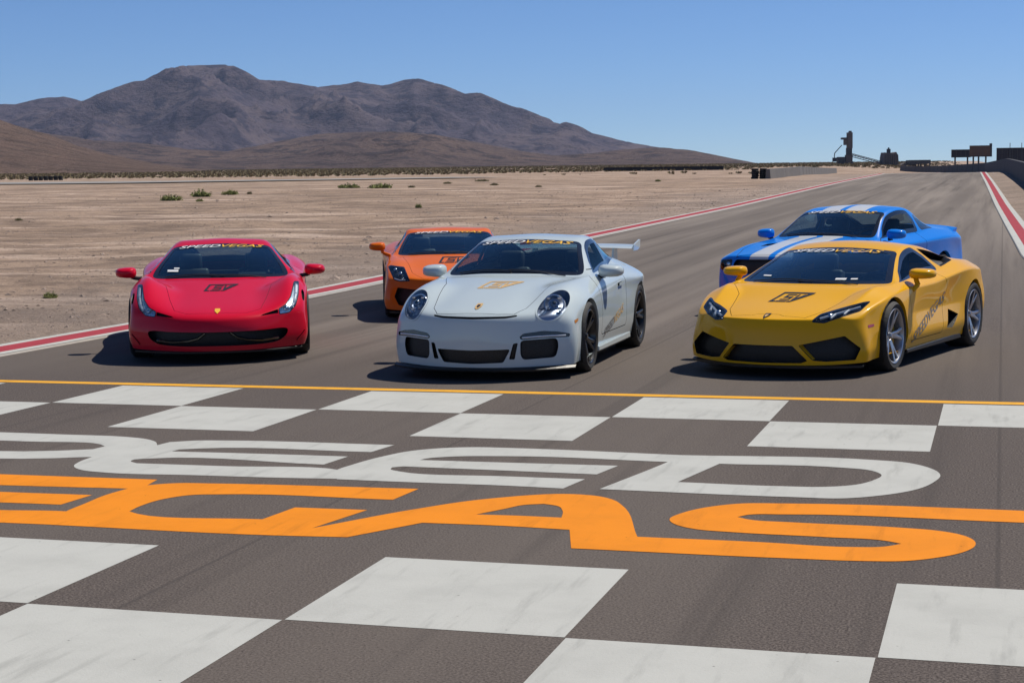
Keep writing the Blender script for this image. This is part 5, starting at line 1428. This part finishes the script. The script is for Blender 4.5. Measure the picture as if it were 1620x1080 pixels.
    cabin(c, -.83, .775, .70, -1.48, .16, .38, M['leather'], x_rear=-1.9, zr=.80, wtub=.73)
    underbody(c, .86, -3.2, .85, .12, 2.56)
    wheel_set(c, 2.56, .925, .945, .323, .34, .235, .295, .25, .25, (5, .17, .045, .03), M['rim_grey'], M['caliper_yellow'], .352, .366)
    windshield_banner(c, 1.088, 0, 1.0, .04, parent=g)
    V, F = sv_logo(.40); c.project('hood_emblem', V*np.array([1, 1.3]), F, lambda a, b: (.02-b, a, 3), (0, 0, -1), M['decal_black'])
    return c

def blue_car():
    sp = dict(
        st=[(.87, .66, .79, .48, .785, .72, .765, .86, .715),
            (.66, .47, .85, .48, .825, .73, .82, .885, .76),
            (.30, .2, .91, .5, .875, .74, .88, .905, .80),
            (-.1, -.1, .955, .52, .92, .75, .915, .915, .83),
            (-.48, -.57, .985, .63, .955, .77, .94, .915, .85),
            (-.58, -.82, 1.0, .71, .972, .79, .955, .915, .86),
            (-.95, -1.1, 1.18, .665, 1.13, .785, .97, .92, .87),
            (-1.32, -1.42, 1.335, .625, 1.285, .785, .985, .925, .875),
            (-1.8, -1.85, 1.398, .635, 1.335, .785, 1.0, .925, .88),
            (-2.25, -2.3, 1.36, .605, 1.29, .785, 1.02, .93, .90),
            (-2.75, -2.75, 1.21, .535, 1.15, .77, 1.03, .94, .92),
            (-3.15, -3.1, 1.075, .55, 1.055, .765, 1.02, .93, .92),
            (-3.5, -3.4, 1.05, .55, 1.04, .755, 1.0, .905, .90),
            (-3.78, -3.62, 1.04, .55, 1.03, .73, .985, .85, .87)],
        side=[(.66, .88, .58, .89, .45, .885, .30, .86, .18),
              (0, .93, .70, .94, .52, .93, .34, .90, .20),
              (-.9, .915, .72, .91, .54, .925, .34, .89, .20),
              (-1.9, .915, .74, .91, .54, .925, .34, .89, .20),
              (-2.72, .945, .76, .945, .56, .935, .34, .90, .22),
              (-3.62, .87, .70, .88, .55, .87, .40, .84, .28)],
        nose=[(.92, .68), (.915, .52), (.93, .35), (.90, .17)], tail=[(-3.84, .86), (-3.82, .66), (-3.85, .48), (-3.75, .30)],
        crease_lat=[(5, 0, 2, .4), (0, 0, 4, .35)], crease_long=[('t', 3, 0, 12, .5), ('s', 0, 0, 13, .4), ('t', 2, 5, 11, .35), ('s', 2, 1, 11, .4)], banner_sag=.05, bow=3.2)
    c = Car('blue_muscle_coupe', sp, paint('blue_paint', (0.002, 0.20, 0.74), 0.0, coat=0.7))
    s = c.s
    arches(c, 2.72, .375, .345, .38, .345)
    ws = rounded_poly([(5.10, -2), (5.10, 1.88), (6.86, 1.88), (6.86, -2)], .12)
    side_p = rounded_poly([(5.35, 2.86), (5.9, 2.28), (6.7, 2.16), (7.7, 2.13), (8.25, 2.16), (8.55, 2.5), (8.55, 2.9)], .08)
    quart = rounded_poly([(8.85, 2.30), (9.25, 2.25), (9.95, 2.80), (8.98, 2.86)], .05)
    rw = rounded_poly([(9.0, -2), (9.0, 1.75), (10.85, 1.7), (10.85, -2)], .12)
    common_glass(c, ws, rw, [side_p], [quart])
    stripe = lambda P, N, UV, A: np.abs(P[:, 1]-.185)-.140
    s.cut('grille', fyz(rounded_poly(mir([(0, .745), (.55, .735), (.60, .66), (.52, .555), (0, .545)]), .03)), mask=FRONT)
    s.cut('lamp', fyz(rounded_poly([(.62, .735), (.84, .715), (.855, .62), (.80, .585), (.64, .60)], .03)), mask=lambda P, N, UV, A: P[:, 0] > .3, seam=.01, seam_label='lamp_seal')
    s.cut('intake', fyz(rounded_poly(mir([(0, .42), (.55, .42), (.62, .33), (.56, .26), (0, .25)]), .03)), mask=FRONT)
    s.cut('vent', fxy(rounded_poly([(.22, .33), (.22, .50), (.02, .50), (.02, .33)], .02)), mask=TOP)
    hood = mirx([(.84, 0), (.80, .55), (.40, .66), (-.2, .70), (-.60, .70), (-.52, .3), (-.50, 0)])
    s.cut('hood', fxy(hood), mask=lambda P, N, UV, A: (N[:, 2] > .3) & (P[:, 0] > -.75) & (A != 1), seam=.008)
    s.cut('stripe', stripe, on=('body', 'hood'), mask=lambda P, N, UV, A: (N[:, 2] > .05) & (P[:, 0] > -3.9))
    door = rounded_poly([(-.60, .30), (-.62, .60), (-.56, .85), (-.80, .97), (-2.02, 1.02), (-2.10, .80), (-2.02, .30)], .06)
    s.cut('door', fxz(door), mask=lambda P, N, UV, A: (P[:, 1] > .7) & (N[:, 1] > .2), seam=.008)
    c.body(); c.emit('hood', 'hood', c.paint); c.emit('door', 'door', c.paint, pair=True)
    st = paint('white_stripe_paint', (0.56, 0.58, 0.60))
    mid = s.P[s.T].mean(1); isS = s.L == s.lid('stripe'); nm = ('stripe_nose', 'stripe_hood', 'stripe_roof', 'stripe_tail')
    for k, ok in enumerate(((mid[:, 2] < .60), (mid[:, 2] >= .60) & (mid[:, 0] > -.72), (mid[:, 0] <= -.72) & (mid[:, 0] > -2.6), (mid[:, 0] <= -2.6))):
        s.L[isS & ok] = s.lid(nm[k])
        if (s.L == s.lid(nm[k])).any(): c.emit(nm[k], 'racing_stripe', st, 0, pair=True)
    for k in nm: s.L[s.L == s.lid(k)] = s.lid('stripe')
    c.shell('seam', 'panel_gap', M['seam'], .010)
    s2 = s.L == s.lid('stripe'); s.L[s2] = s.lid('body'); headliner(c)
    g = emit_glass(c, quarter=True)
    c.shell('grille', 'grille', M['grille'], .06, dirv=(-1, 0, 0)); c.shell('intake', 'lower_intake', M['grille'], .06, dirv=(-1, 0, 0)); c.shell('vent', 'hood_vent', M['black'], .02, pair=True)
    lens = c.emit('lamp', 'headlight', M['lens'], .002, pair=True); sl = c.emit('lamp_seal', 'headlight_seal', M['gloss_black'], .001, pair=True)
    bw = c.shell('lamp', 'lamp_bowl', M['lamp_black'], .05, pair=True)
    for i, sg in enumerate((1, -1)):
        bw[i].parent = lens[i]; sl[i].parent = lens[i]
        h, _ = c.ray((2, sg*.71, .665), (-1, 0, 0)); b = MB(); b.lathe([(0, .02), (.03, .014), (.045, 0), (.05, -.02)], axis='x', n=18, c=tuple(h+Vector((-.045, 0, 0)))); b.build('projector', M['chrome'], lens[i], smooth=True)
    # tail spoiler
    spo = MB(); n = 24; V = []
    for k in range(n+1):
        t = -1+2*k/n; y = .80*t; x = -3.62+.14*abs(t)**3; z = 1.02-.05*t*t
        V += [(x+.14, y, z-.02), (x, y, z+.045), (x-.11, y, z+.058), (x-.115, y, z+.045), (x-.04, y, z-.02)]
    spo.add(V, [(5*k+a, 5*k+(a+1) % 5, 5*k+5+(a+1) % 5, 5*k+5+a) for k in range(n) for a in range(5)]+[tuple(range(5)), tuple(range(5*n+4, 5*n-1, -1))]); spo.build('tail_spoiler', c.paint, c.root, smooth=True, autosmooth=40)
    sk = MB(); sk.prism([(-.42, .15), (-.42, .20), (-2.28, .21), (-2.30, .15)], 1, .80, .91); c.add_part(sk, 'side_skirt', c.paint, bevel=.01)
    lip = MB(); n = 24; V = []
    for k in range(n+1):
        t = -1+2*k/n; y = .86*t; x = .91-.22*abs(t)**3
        V += [(x-.2, y*.95, .14), (x+.01, y, .14), (x+.012, y, .16), (x-.02, y, .175)]
    lip.add(V, [(4*k+a, 4*k+(a+1) % 4, 4*k+4+(a+1) % 4, 4*k+4+a) for k in range(n) for a in range(4)]); lip.build('front_splitter', M['black'], c.root)
    mirror_part(c, (-.86, .86, .95), (-.86, .97, 1.02), (.17, .25, .15), c.paint, .024, stalk_mat=M['black'])
    wipers(c, [((-.64, .52), (-.63, -.10)), ((-.62, .02), (-.70, -.55))])
    cabin(c, -1.05, .96, .72, -1.85, .34, .38, M['leather'], x_rear=-2.6, zr=.9, wtub=.74, floor=.26)
    underbody(c, .86, -3.6, .86, .16, 2.72)
    wheel_set(c, 2.72, .92, .935, .345, .345, .255, .285, .25, .25, (5, .16, .05, .035), M['rim_grey'], M['caliper_red'], .375, .38)
    windshield_banner(c, 1.295, 0, 1.04, .055, parent=g)
    return c
# ================================================================== cars in place
def place(c, x, y, th, label, cat='car'):
    c.root.location = (x, y, float(gz(x, y))); c.root.rotation_euler = (0, 0, th)
    tag(c.root, label, cat, 'sports cars lined up at the finish line')
place(white_car(), -4.667, 15.62, -1.549, 'white sports coupe with round headlights and rear wing, in the middle of the line')
place(yellow_car(), -1.85, 16.34, -1.82, 'yellow wedge-shaped sports car with black hood emblem, in front of the blue coupe')
place(red_car(), -8.104, 16.578, -1.149, 'red sports car with tall slanting headlights, nearest the left kerb')
place(orange_car(), -7.173, 21.807, -1.211, 'orange sports car half hidden behind the white coupe')
place(blue_car(), -2.573, 22.734, -1.903, 'blue muscle coupe with two white racing stripes, behind the yellow car')
# ================================================================== far track side, plant, boards, plants
def at_px(x, y, dist): return pix_at(x, y, dist)
MC = simple('barrier_concrete', (.135, .128, .125), .85, noise=.25, nscale=.6)
MK = simple('tyre_black', (.012, .012, .013), .8, noise=.3, nscale=3)
MS = simple('plant_steel', (.050, .056, .062), .7, noise=.35, nscale=.25)
MS2 = simple('plant_sheet', (.105, .092, .088), .75, noise=.35, nscale=.2)
MB_ = simple('board_dark', (.028, .026, .034), .7, noise=.2, nscale=.3)
MBR = simple('board_brown', (.115, .066, .045), .7, noise=.2, nscale=.3)
MW = simple('barrier_white', (.55, .54, .52), .7, noise=.2, nscale=1)
# far service road in the desert
def ribbon(name, pts, w, lift, mat, kind='structure'):
    P = smooth_poly(pts, 10, closed=False); V = []; F = []
    for k, p in enumerate(P):
        d = P[min(k+1, len(P)-1)]-P[max(k-1, 0)]; n = np.array([-d[1], d[0]])/np.linalg.norm(d)
        for j in range(5):
            q = p[:2]+n*w*(j/4-.5); V.append((q[0], q[1], float(gz(q[0], q[1]))+lift))
    for k in range(len(P)-1):
        for j in range(4): F.append((k*5+j, (k+1)*5+j, (k+1)*5+j+1, k*5+j+1))
    return tag(obj(name, np.array(V), F, mat), kind=kind)
a0 = pix_terrain(-160, 292); a1 = pix_terrain(150, 290); a2 = pix_terrain(330, 287.5); a3 = pix_terrain(560, 284.5); a4 = pix_terrain(760, 281.5)
sr = ribbon('service_road', [p[:2] for p in (a0, a1, a2, a3, a4) if p is not None], 15.0, .10, simple('grey_track', (.25, .235, .22), .9, noise=.15, nscale=.3))

def tyre_barrier(px0, px1, base_y, dist, rows, label, r=.32, h=.22, group=None):
    """stacked tyres in a row, every tyre a part"""
    pc = pix_terrain((px0+px1)/2, base_y); dist = math.hypot(pc[0], pc[1]) if pc is not None else dist; p0 = at_px(px0, base_y, dist); p1 = at_px(px1, base_y, dist); z0 = float(gz((p0[0]+p1[0])/2, (p0[1]+p1[1])/2))
    root = empty('tyre_barrier', ((p0[0]+p1[0])/2, (p0[1]+p1[1])/2, z0)); tag(root, label, 'tyre barrier')
    L = math.hypot(p1[0]-p0[0], p1[1]-p0[1]); n = max(2, int(L/(2*r*.98))); d = (p1-p0)/L
    t = MB(); t.lathe([(r*.55, 0), (r*.8, -h*.02), (r*.97, h*.12), (r, h*.5), (r*.97, h*.88), (r*.8, h*1.0), (r*.55, h*.97), (r*.52, h*.5), (r*.55, 0)], axis='z', n=18)
    o = t.build('tyre', MK, None, smooth=True); me = o.data; bpy.data.objects.remove(o)
    for k in range(n):
        for q in range(rows):
            b = bpy.data.objects.new('tyre', me); link(b, root)
            s = (k+.5)/n*L-L/2
            b.location = (d[0]*s+random.uniform(-.03, .03), d[1]*s+random.uniform(-.03, .03), q*h*1.01); b.rotation_euler = (0, 0, random.uniform(0, 6))
    return root
tyre_barrier(45, 100, 285.5, 118, 4, 'low black tyre stack far left beyond the desert track', .33, .15)
tyre_barrier(1188, 1214, 283, 118, 5, 'black tyre stack at the near end of the long grey barrier', .31, .17)

def wall(name, pts, h, th, mat, label, cat, bays=None, cap=None, foot=0.4):
    """barrier along (x,y) points, in separate bays"""
    P = [np.array(p[:2]) for p in pts]; root = empty(name, (P[0][0], P[0][1], float(gz(*P[0])))); tag(root, label, cat)
    O = np.array([P[0][0], P[0][1], float(gz(*P[0]))])
    for a, b in zip(P[:-1], P[1:]):
        L = np.linalg.norm(b-a); m = max(1, int(L/(bays or L)))
        for k in range(m):
            q0 = a+(b-a)*(k/m); q1 = a+(b-a)*((k+1)/m-.02/max(L/m, .1)); d = (q1-q0)/np.linalg.norm(q1-q0); n = np.array([-d[1], d[0]])*th/2
            V = []
            for q in (q0, q1):
                z = float(gz(*q))
                for sx_, zz, wd in ((-1, -foot, 1), (1, -foot, 1), (1, h, .6), (-1, h, .6)):
                    V.append((q[0]+n[0]*sx_*wd-O[0], q[1]+n[1]*sx_*wd-O[1], z+zz-O[2]))
            mb = MB(); mb.add(V, [(0, 1, 2, 3), (7, 6, 5, 4), (0, 4, 5, 1), (1, 5, 6, 2), (2, 6, 7, 3), (3, 7, 4, 0)]); mb.build('barrier_section', mat, root)
    return root
g0 = pix_terrain(1215, 283); g1 = pix_terrain(1262, 278); g2 = pix_terrain(1322, 274); print('WALL', g0, g1, g2)
wall('barrier_wall', [g0, g1, g2], .80, .5, MC, 'long grey barrier running from the black tyre stack to the plant', 'barrier', bays=6)
h0 = at_px(955, 271, 330); h1 = at_px(1145, 271.5, 330)
wall('low_barrier', [h0, h1], .75, .6, MK, 'thin black barrier line at the far edge of the desert', 'barrier', bays=8)
r0 = at_px(1700, 310, 62); r1 = at_px(1640, 288, 92); r2 = at_px(1600, 272, 150); r3 = at_px(1560, 268, 230); r4 = at_px(1480, 267.5, 330); r5 = at_px(1425, 268.5, 420)
wall('barrier_wall', [r0, r1, r2, r3, r4, r5], 1.2, .5, simple('barrier_dark', (.032, .031, .037), .8, noise=.3, nscale=.5), 'dark curving barrier on the right beneath the billboards', 'barrier', bays=9)

# ---- aggregate plant : tower, conveyor, silo house, open canopy
D_ = 620.0; U = D_/FPX/math.cos(.1)
def base_at(x, y=268.5): return at_px(x, y, D_)
fwd = np.array([CF[0], CF[1], 0]); fwd /= np.linalg.norm(fwd); rgt = np.array([fwd[1], -fwd[0], 0])
YAW = math.atan2(rgt[1], rgt[0])
def plant_thing(name, x, label, cat):
    p = base_at(x); o = empty(name, (p[0], p[1], p[2]-1.5), YAW); tag(o, label, cat); return o
def bx(mb, x0, x1, y0, y1, ref, d=0.0, dep=3.0):
    """box from pixel extents relative to the ref column (y measured from 268.5 upward)"""
    mb.box(((( x0+x1)/2-ref)*U, d, (268.5-(y0+y1)/2)*U+1.5), ((x1-x0)*U, dep, abs(y1-y0)*U)); return mb
T_ = plant_thing('plant_tower', 1342, 'tall dark conveyor tower rising above the horizon', 'tower')
for (nm, e, dep, mt) in (('tower_head', (1340, 1347.5, 212, 236), 2.6, MS2), ('head_platform', (1331, 1343, 219.5, 222.5), 2.4, MS), ('head_box', (1335, 1341, 222, 231), 2.0, MS2), ('mid_frame', (1339, 1347, 235.5, 247), 2.2, MS), ('drive_house', (1337.5, 1347.5, 246, 258), 2.6, MS2), ('bin', (1325.5, 1336, 249, 258.5), 3.4, MS), ('tower_cap', (1342.5, 1346.5, 209.5, 212), 1.4, MS)):
    bx(MB(), *e, 1342, 0, dep).build(nm, mt, T_, bevel=.05)
for x in (1327, 1333, 1340, 1348):
    for dd in (-1.1, 1.1):
        m = MB(); m.bar(((x-1342)*U, dd, 0), ((x-1342)*U, dd, (268.5-256)*U+1.5), .22, 6); m.build('leg', MS, T_)
for (p, q) in (((1332, 231), (1321, 243)), ((1321, 243), (1320, 255))):
    m = MB(); m.bar(((p[0]-1342)*U, 0, (268.5-p[1])*U+1.5), ((q[0]-1342)*U, 0, (268.5-q[1])*U+1.5), .16, 6); m.build('chute_pipe', MS, T_)
bx(MB(), 1318, 1323.5, 250, 256, 1342, 0, 1.5).build('chute_box', MS, T_)
C_ = plant_thing('conveyor', 1370, 'sloping conveyor truss between the tower and the silo house', 'conveyor')
for dz in (0, 1.1):
    for dd in (-.5, .5):
        m = MB(); m.bar(((1347-1370)*U, dd, (268.5-246)*U+1.5+dz-.5), ((1396-1370)*U, dd, (268.5-259.5)*U+1.5+dz-.5), .10, 6); m.build('truss_rail', MS, C_)
for k in range(12):
    t = (k+.5)/12; x = 1347+49*t; y = 246+13.5*t
    m = MB(); m.bar(((x-1370)*U, 0, (268.5-y)*U+1.0), ((x-1370+1.5)*U, 0, (268.5-y-.4)*U+2.1), .07, 5); m.build('truss_brace', MS, C_)
m = MB(); m.add([((1347-1370)*U, d, (268.5-246)*U+1.5+h) for d in (-.45, .45) for h in (0, .3)]+[((1396-1370)*U, d, (268.5-259.5)*U+1.5+h) for d in (-.45, .45) for h in (0, .3)], [(0, 1, 3, 2), (4, 6, 7, 5), (0, 4, 5, 1), (2, 3, 7, 6), (0, 2, 6, 4), (1, 5, 7, 3)]); m.build('belt', MS2, C_)
S_ = plant_thing('silo_house', 1405, 'dark gabled silo house with a small rooftop turret', 'building')
m = MB(); m.prism([((x-1405)*U, (268.5-y)*U+1.5) for x, y in ((1394, 269), (1418.5, 269), (1417, 247), (1414, 242), (1410, 243.5), (1401, 243.5), (1397, 242.5), (1395.5, 250))], 1, -3.5, 3.5); m.V = [(v[0], v[1], v[2]) for v in m.V]; m.build('wall', MS2, S_)
bx(MB(), 1403, 1408, 237, 244, 1405, 0, 1.4).build('turret', MS, S_, bevel=.05); bx(MB(), 1404.6, 1406.6, 235, 237, 1405, 0, .6).build('turret_cap', MS, S_)
for k in range(6): bx(MB(), 1397+k*3.4, 1398.6+k*3.4, 246, 262, 1405, -3.55, .25).build('wall_rib', MS, S_)
for k, (x0, x1, y0) in enumerate(((1372, 1394, 258), (1419, 1432, 259.5))):
    m = MB(); m.prism([((x-1405)*U, (268.5-y)*U+1.5) for x, y in ((x0, 269), (x1, 269), (x1, y0+1), ((x0+x1)/2+3, y0-1), (x0+4, y0+2))], 1, -2.5, 2.5); m.build('lean_to', MS2, S_)
K_ = plant_thing('open_shed', 1452, 'dark flat-roofed open shed on posts right of the silo house', 'shed')
bx(MB(), 1437, 1468, 254, 260, 1452, 0, 7).build('roof', MS, K_, bevel=.06)
bx(MB(), 1441, 1450, 260, 269, 1452, 2, 4).build('back_wall', MS2, K_)
for x in (1438.5, 1450, 1459, 1467):
    for dd in (-2.8, 2.8):
        m = MB(); m.bar(((x-1452)*U, dd, 0), ((x-1452)*U, dd, (268.5-259)*U+1.5), .22, 6); m.build('post', MS, K_)
# ---- billboards
def billboard(x0, x1, y0, y1, dist, mat, label, posts, ybot=268, edge=None):
    xc = (x0+x1)/2; p = at_px(xc, ybot, dist); u = dist/FPX; root = empty('billboard', (p[0], p[1], p[2]-1.0), YAW); tag(root, label, 'billboard')
    def b(a0, a1, b0, b1, d, dep): return MB().box((((a0+a1)/2-xc)*u, d, (ybot-(b0+b1)/2)*u+1.0), ((a1-a0)*u, dep, abs(b1-b0)*u))
    b(x0, x1, y0, y1, 0, .35).build('panel', mat, root)
    for (e0, e1, f0, f1) in ((x0, x1, y0-.5, y0), (x0, x1, y1, y1+.5)): b(e0, e1, f0, f1, -.1, .7).build('frame_rail', MS, root)
    if edge: b(x1-2.6, x1, y0-3.5, y1, .2, .9).build('end_frame', MS, root)
    n = int((x1-x0)/8)
    for k in range(1, n+1): b(x0+k*(x1-x0)/(n+1)-.15, x0+k*(x1-x0)/(n+1)+.15, y0, y1, -.19, .06).build('panel_batten', MS2, root)
    for x in posts:
        m = MB(); m.bar(((x-xc)*u, .5, -1.0), ((x-xc)*u, .5, (ybot-y0)*u+1.0), .2, 8); m.build('post', MS, root)
    return root
billboard(1505.5, 1534, 238.5, 249.5, 420, MB_, 'small dark billboard on thin posts, leftmost of the three', (1512, 1531), 266)
billboard(1534.5, 1568, 232.5, 248.5, 415, MBR, 'brown billboard on posts, middle one with a tall dark end frame', (1541, 1549, 1560), 266, True)
billboard(1578, 1640, 236, 256, 360, MB_, 'large dark billboard cut by the right edge of the picture', (1587, 1598, 1617, 1634), 266)
for x in (1597.5, 1616):
    p = at_px(x, 262, 358); mast = MB(); mast.bar((0, 0, -1), (0, 0, 34*358/FPX), .07, 6); o = mast.build('flag_pole', MS, None); o.location = tuple(p)
    tag(o, 'thin dark mast rising behind the large billboard, %s one' % ('left' if x < 1600 else 'right'), 'mast', 'masts behind the billboards')

# ---- shrubs
MG = [simple('shrub_green', (.22, .235, .075), .9, noise=.45, nscale=6), simple('shrub_olive', (.22, .19, .095), .9, noise=.45, nscale=6)]
MT = simple('shrub_twig', (.13, .10, .07), .9)
def shrub_mesh(w, h, n, seed):
    r = np.random.default_rng(seed); V = []; F = []
    for k in range(n):
        a = r.uniform(0, 2*math.pi); rad = w/2*math.sqrt(r.uniform(0, 1)); lean = r.uniform(.15, .6)
        b = np.array([rad*.45*math.cos(a), rad*.45*math.sin(a), 0.0]); hh = h*(1-.5*(rad/(w/2))**2)*r.uniform(.25, 1.15)*(.65+.5*math.sin(a*3+seed)**2)
        tip = np.array([rad*math.cos(a)*1.05, rad*math.sin(a)*1.05, hh]); mid = (b+tip)/2+np.array([0, 0, hh*.12]); t = r.uniform(0, 6.28); wd = np.array([math.cos(t), math.sin(t), 0])*w*.02
        i = len(V); V += [b-wd*.5, b+wd*.5, mid-wd, mid+wd, tip]; F += [(i, i+1, i+3), (i, i+3, i+2), (i+2, i+3, i+4)]
        for q in range(4):
            c = b+(tip-b)*r.uniform(.3, 1.0)+r.normal(0, w*.035, 3); s_ = w*r.uniform(.015, .035); e1 = r.normal(0, 1, 3); e1 /= np.linalg.norm(e1); e2 = np.cross(e1, r.normal(0, 1, 3)); e2 /= np.linalg.norm(e2)
            i = len(V); V += [c-e1*s_*1.6, c+e2*s_, c+e1*s_*1.6, c-e2*s_]; F += [(i, i+1, i+2), (i, i+2, i+3)]
    V = np.array(V); V[:, 2] = np.maximum(V[:, 2], 0.0); return V, F
def shrub(px, py, wpx, hpx, label, seed, m=0, n=240):
    p = pix_terrain(px, py); d = math.hypot(p[0], p[1]); u = d/FPX
    root = empty('desert_shrub', tuple(p-np.array([0, 0, .03])), seed); tag(root, label, 'shrub', 'green shrubs on the desert floor')
    hpx = hpx*.8; V, F = shrub_mesh(wpx*u, hpx*u, n, seed); obj('foliage', V, F, MG[m], root, smooth=False)
    s = MB(); r = random.Random(seed)
    for k in range(7):
        a = r.uniform(0, 6.28); s.bar((0, 0, 0), (wpx*u*.3*math.cos(a), wpx*u*.3*math.sin(a), hpx*u*.6), .012*max(1, u*30), 5, .006)
    s.build('stem', MT, root)
SH = [(80, 470, 24, 14, 'lone green tuft in the gravel beside the left kerb', 0), (271, 317, 36, 12, 'leftmost low green shrub of the clump behind the red car', 0), (318, 311, 34, 14, 'tallest green shrub in the clump behind the red car', 0), (316, 318.5, 12, 7, 'tiny shrub in front of the tallest shrub of the clump', 0),
      (364, 308, 26, 10, 'right-hand green shrub of the clump behind the red car', 0), (395, 307, 9, 7, 'small round shrub just right of the clump', 1), (553, 297.5, 38, 7, 'wide flat green shrub, left of the pair behind the orange car', 0), (602, 298, 40, 9, 'wide flat green shrub, right of the pair behind the orange car', 0),
      (651, 297, 12, 6, 'small shrub right of the wide flat pair', 1), (662, 328, 12, 9, 'small dark green shrub standing alone in mid desert', 0), (708, 291, 14, 5, 'pale low shrub farther right in the desert', 1), (762, 287, 22, 4, 'olive streak of shrub near the far edge of the desert', 1), (782, 293, 14, 5, 'small olive shrub in mid desert above the white coupe', 1), (852, 296, 12, 5, 'small olive shrub in the right part of the desert', 1),
      (1041, 287, 10, 5, 'dark little shrub near the long barrier', 0), (30, 349, 12, 8, 'dry brown-green tuft at far left of the desert', 1)]
for k, (x, y, w, h, lb, m) in enumerate(SH): shrub(x, y, w, h, lb, 100+k, m)
for k, (x, y, w, h, d, lb) in enumerate(((1290, 271, 20, 12, 420, 'dark round bush above the long grey barrier'), (1512, 268.5, 24, 9, 400, 'dark bush in front of the left billboard'))):
    p = at_px(x, y, d); u = d/FPX; root = empty('roadside_bush', tuple(p-np.array([0, 0, .3]))); tag(root, lb, 'bush')
    V, F = shrub_mesh(w*u, h*u, 420, 300+k); obj('foliage', V, F, simple('bush_dark', (.045, .052, .022), .9, noise=.4, nscale=1), root, smooth=False)
    s = MB(); s.bar((0, 0, -.3), (0, 0, h*u*.5), .10, 6); s.build('stem', MT, root)
# ---- scrub belt at the foot of the hills and stones on the desert floor (uncountable)
def scrub_belt():
    r = np.random.default_rng(5); n = 26000
    az = r.uniform(-.85, .02, n); d = 210*np.exp(r.uniform(0, 1, n)**.55*1.9)
    x = d*np.sin(az); y = d*np.cos(az); ok = (x < -30) & (fbm(Noise2(77), x*.006, y*.006, 3) > -.12-.25*(d > 450)); x, y, d = x[ok], y[ok], d[ok]; n = len(x)
    z = gz(x, y); s = r.uniform(.15, .50, n)*(1+.8*np.clip((d-250)/500, 0, 1))
    base = []; F0 = []
    for k in range(6):
        a = 2*math.pi*k/6+.3; i = len(base)
        base += [(.25*math.cos(a), .25*math.sin(a), -.1), (1.0*math.cos(a+.3), 1.0*math.sin(a+.3), .55), (.55*math.cos(a-.35), .55*math.sin(a-.35), 1.0)]; F0.append((i, i+1, i+2))
    base = np.array(base); F0 = np.array(F0); th = r.uniform(0, 6.28, n); c, sn = np.cos(th), np.sin(th)
    V = np.stack([x[:, None]+(base[:, 0]*c[:, None]-base[:, 1]*sn[:, None])*s[:, None]*1.2, y[:, None]+(base[:, 0]*sn[:, None]+base[:, 1]*c[:, None])*s[:, None]*1.2, z[:, None]+base[:, 2]*s[:, None]*.8], -1).reshape(-1, 3)
    F = (F0[None]+(np.arange(n)*len(base))[:, None, None]).reshape(-1, 3)
    o = obj('scrub_belt', V, F, simple('scrub', (.175, .140, .072), .95, noise=.5, nscale=.05), smooth=False)
    tag(o, 'belt of low olive scrub along the foot of the hills', 'scrub', kind='stuff')
scrub_belt()
def stones():
    r = np.random.default_rng(9); n = 34000
    y = 12+r.uniform(0, 1, n)**1.6*95; x = -11.7-r.uniform(0, 1, n)**1.5*70
    z = gz(x, y); s = np.exp(r.normal(-3.85, .6, n))
    base = np.array([(1, 0, 0), (-.4, .9, 0), (-.6, -.8, 0), (.1, .1, .5), (.5, -.6, .28)])*1.0; F0 = np.array([(0, 1, 3), (1, 2, 3), (2, 4, 3), (4, 0, 3), (2, 0, 4)])
    th = r.uniform(0, 6.28, n); c, sn = np.cos(th), np.sin(th)
    z = z+relief(x, y)*np.clip(np.abs(x+11.2)/6, 0, 1)
    V = np.stack([x[:, None]+(base[:, 0]*c[:, None]-base[:, 1]*sn[:, None])*s[:, None], y[:, None]+(base[:, 0]*sn[:, None]+base[:, 1]*c[:, None])*s[:, None], z[:, None]+(base[:, 2]-.1)*s[:, None]], -1).reshape(-1, 3)
    F = (F0[None]+(np.arange(n)*len(base))[:, None, None]).reshape(-1, 3)
    tag(obj('desert_stones', V, F, simple('stone', (.26, .20, .162), .9, noise=.75, nscale=1.3), smooth=False), 'scattered stones and gravel on the desert floor', 'stones', kind='stuff')
stones()
# ---- haze : one closed box of thin air round everything
hz = MB(); hz.box((-1500, 4600, 210), (12400, 9400, 460))
o = hz.build('haze', None, None); o.data.materials.clear()
hm = bpy.data.materials.new('haze_air'); hm.use_nodes = True; nt = hm.node_tree
for n in list(nt.nodes): nt.nodes.remove(n)
out = nt.nodes.new('ShaderNodeOutputMaterial'); pv = nt.nodes.new('ShaderNodeVolumePrincipled')
pv.inputs['Density'].default_value = HAZE; pv.inputs['Color'].default_value = (.56, .69, 1.0, 1); pv.inputs['Anisotropy'].default_value = 0.2
nt.links.new(pv.outputs['Volume'], out.inputs['Volume']); o.data.materials.append(hm); tag(o, 'thin bluish desert haze', 'haze', kind='stuff')
